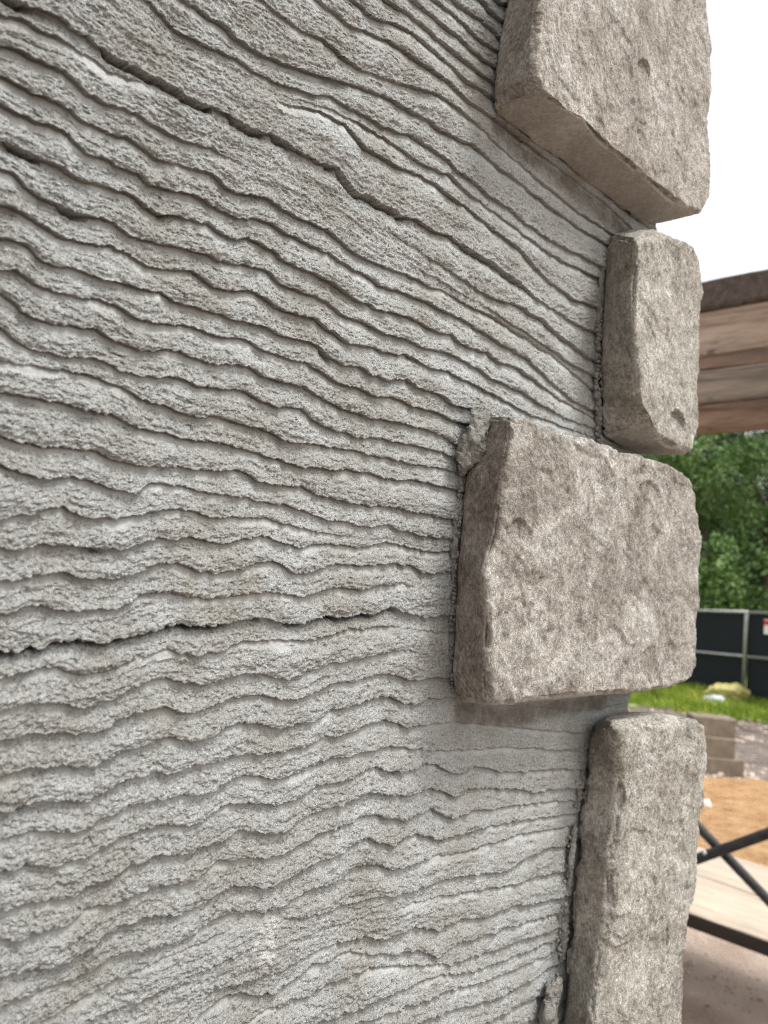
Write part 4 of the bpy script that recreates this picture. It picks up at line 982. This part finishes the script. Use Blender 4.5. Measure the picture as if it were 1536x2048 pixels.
# ------------------------------------------------------------------ shed beyond the fence
sh = at_depth(1520, 1230, 24)
shed = empty("shed", (sh[0], sh[1], 0), -0.1, "low dark shed with a pale flat roof behind the fence", "shed")
m_ = MB(); m_.box((0.6, 1.2, 0.93), (1.5, 0, 0), (0, 1.1, 0), (0, 0, .93)); m_.build("wall", SHED_WALL, shed)
m_ = MB(); m_.box((0.6, 1.2, 1.96), (1.75, 0, 0), (0, 1.35, 0.06), (0, 0, .07), .01); m_.build("roof", ROOF_GREY, shed)

# ------------------------------------------------------------------ trees
def tree_meshes(seed, h, crown_r, mat):
    r = np.random.RandomState(seed)
    m_ = MB()
    lean = r.normal(0, .03, 2)
    m_.tube([(0, 0, -.05), (lean[0] * h * .2, lean[1] * h * .2, h * .25), (lean[0] * h * .5, lean[1] * h * .5, h * .55), (lean[0] * h, lean[1] * h, h * .88)], [h * .026, h * .019, h * .013, h * .004], 8)
    cl = []
    for k in range(46):
        a_ = r.uniform(0, 6.28); zf = r.uniform(.14, 1.0); rad_ = crown_r * math.sqrt(r.uniform(.08, 1)) * (1.05 - .75 * abs(zf - .45) ** 1.3)
        p = np.array([math.cos(a_) * rad_, math.sin(a_) * rad_, h * zf * .95])
        cl.append((p, crown_r * r.uniform(.22, .40)))
        if k % 3 == 0:
            z0_ = h * max(.1, zf * .95 - .18)
            m_.tube([(lean[0] * z0_, lean[1] * z0_, z0_), tuple(p * np.array([.5, .5, 1]) + np.array([0, 0, -.05 * h])), tuple(p)], [h * .008, h * .005, h * .002], 5)
    n_per = 650
    C = np.repeat(np.array([c_[0] for c_ in cl]), n_per, 0); Rr = np.repeat(np.array([c_[1] for c_ in cl]), n_per)
    n_ = len(C)
    d = r.normal(0, 1, (n_, 3)); d /= np.linalg.norm(d, axis=1, keepdims=True)
    P = C + d * (Rr * r.uniform(.35, 1.0, n_) ** .7)[:, None] * np.array([1, 1, .75])
    ax = r.normal(0, 1, (n_, 3)); ax /= np.linalg.norm(ax, axis=1, keepdims=True)
    bx = np.cross(ax, r.normal(0, 1, (n_, 3))); bx /= np.linalg.norm(bx, axis=1, keepdims=True)
    s_ = r.uniform(.025, .065, n_)[:, None]
    V = np.stack([P - ax * s_ * 1.3, P + bx * s_ * .6, P + ax * s_ * 1.3, P - bx * s_ * .6], 1).reshape(-1, 3)
    me_leaf = mesh_np("crown", V, np.arange(n_ * 4).reshape(-1, 4), mat, None, False)
    tr = m_.build("trunk", BARK, None, True)
    return me_leaf, tr
protos = [tree_meshes(1, 7.4, 2.5, LEAF_A), tree_meshes(2, 6.8, 2.7, LEAF_B), tree_meshes(3, 7.8, 2.4, LEAF_C)]
TREES = [ # px, depth, proto, scale, label
 (1235, 19.0, 1, 1.00, "bushy fresh green tree just beyond the fence, behind the gap between the stones"),
 (1400, 21.0, 0, 1.02, "mid green tree beyond the fence, right beside the wide stone"),
 (1530, 19.5, 1, 0.92, "bright green leafy tree behind the shed roof, at the picture's right edge"),
 (1330, 26.0, 2, 1.18, "tall dark green tree in the back row behind the mid green tree"),
 (1480, 27.0, 2, 1.15, "dark green tree in the back row under the timber beam"),
 (1630, 25.5, 0, 1.10, "mid green tree past the right end of the shed"),
 (1780, 20.0, 2, 0.95, "dark green tree farthest right beyond the fence"),
 (1090, 24.0, 0, 1.10, "mid green tree farthest left, behind the mortar wall"),
]
done = set()
for i, (px, Y, k, sc, lab) in enumerate(TREES):
    p = at_depth(px, horizon(px), Y)
    rt = empty("leafy_tree", (p[0], p[1], 0), 1.3 * i, lab, "tree", "trees beyond the fence")
    rt.scale = (sc, sc, sc)
    for pr in protos[k]:
        o = pr if k not in done else pr.copy()
        if k in done: COL.objects.link(o)
        o.parent = rt
    done.add(k)
# far wood behind, one mass
r = np.random.RandomState(9)
n_ = 26000
X = r.uniform(-6, 40, n_); base = 36 + 4 * r.rand(n_)
Hh = 5.5 + 3.0 * fbm2(X / 3.0, X * 0, 5, 3)
Z = Hh * r.uniform(0.0, 1, n_) ** .8
P = np.stack([X, base, Z], -1)
ax = r.normal(0, 1, (n_, 3)); ax /= np.linalg.norm(ax, axis=1, keepdims=True)
bx = np.cross(ax, r.normal(0, 1, (n_, 3))); bx /= np.linalg.norm(bx, axis=1, keepdims=True)
s_ = r.uniform(.15, .32, n_)[:, None]
V = np.stack([P - ax * s_ * 1.2, P + bx * s_ * .7, P + ax * s_ * 1.2, P - bx * s_ * .7], 1).reshape(-1, 3)
tag(mesh_np("distant_wood", V, np.arange(n_ * 4).reshape(-1, 4), LEAF_C, None, False), kind='stuff')
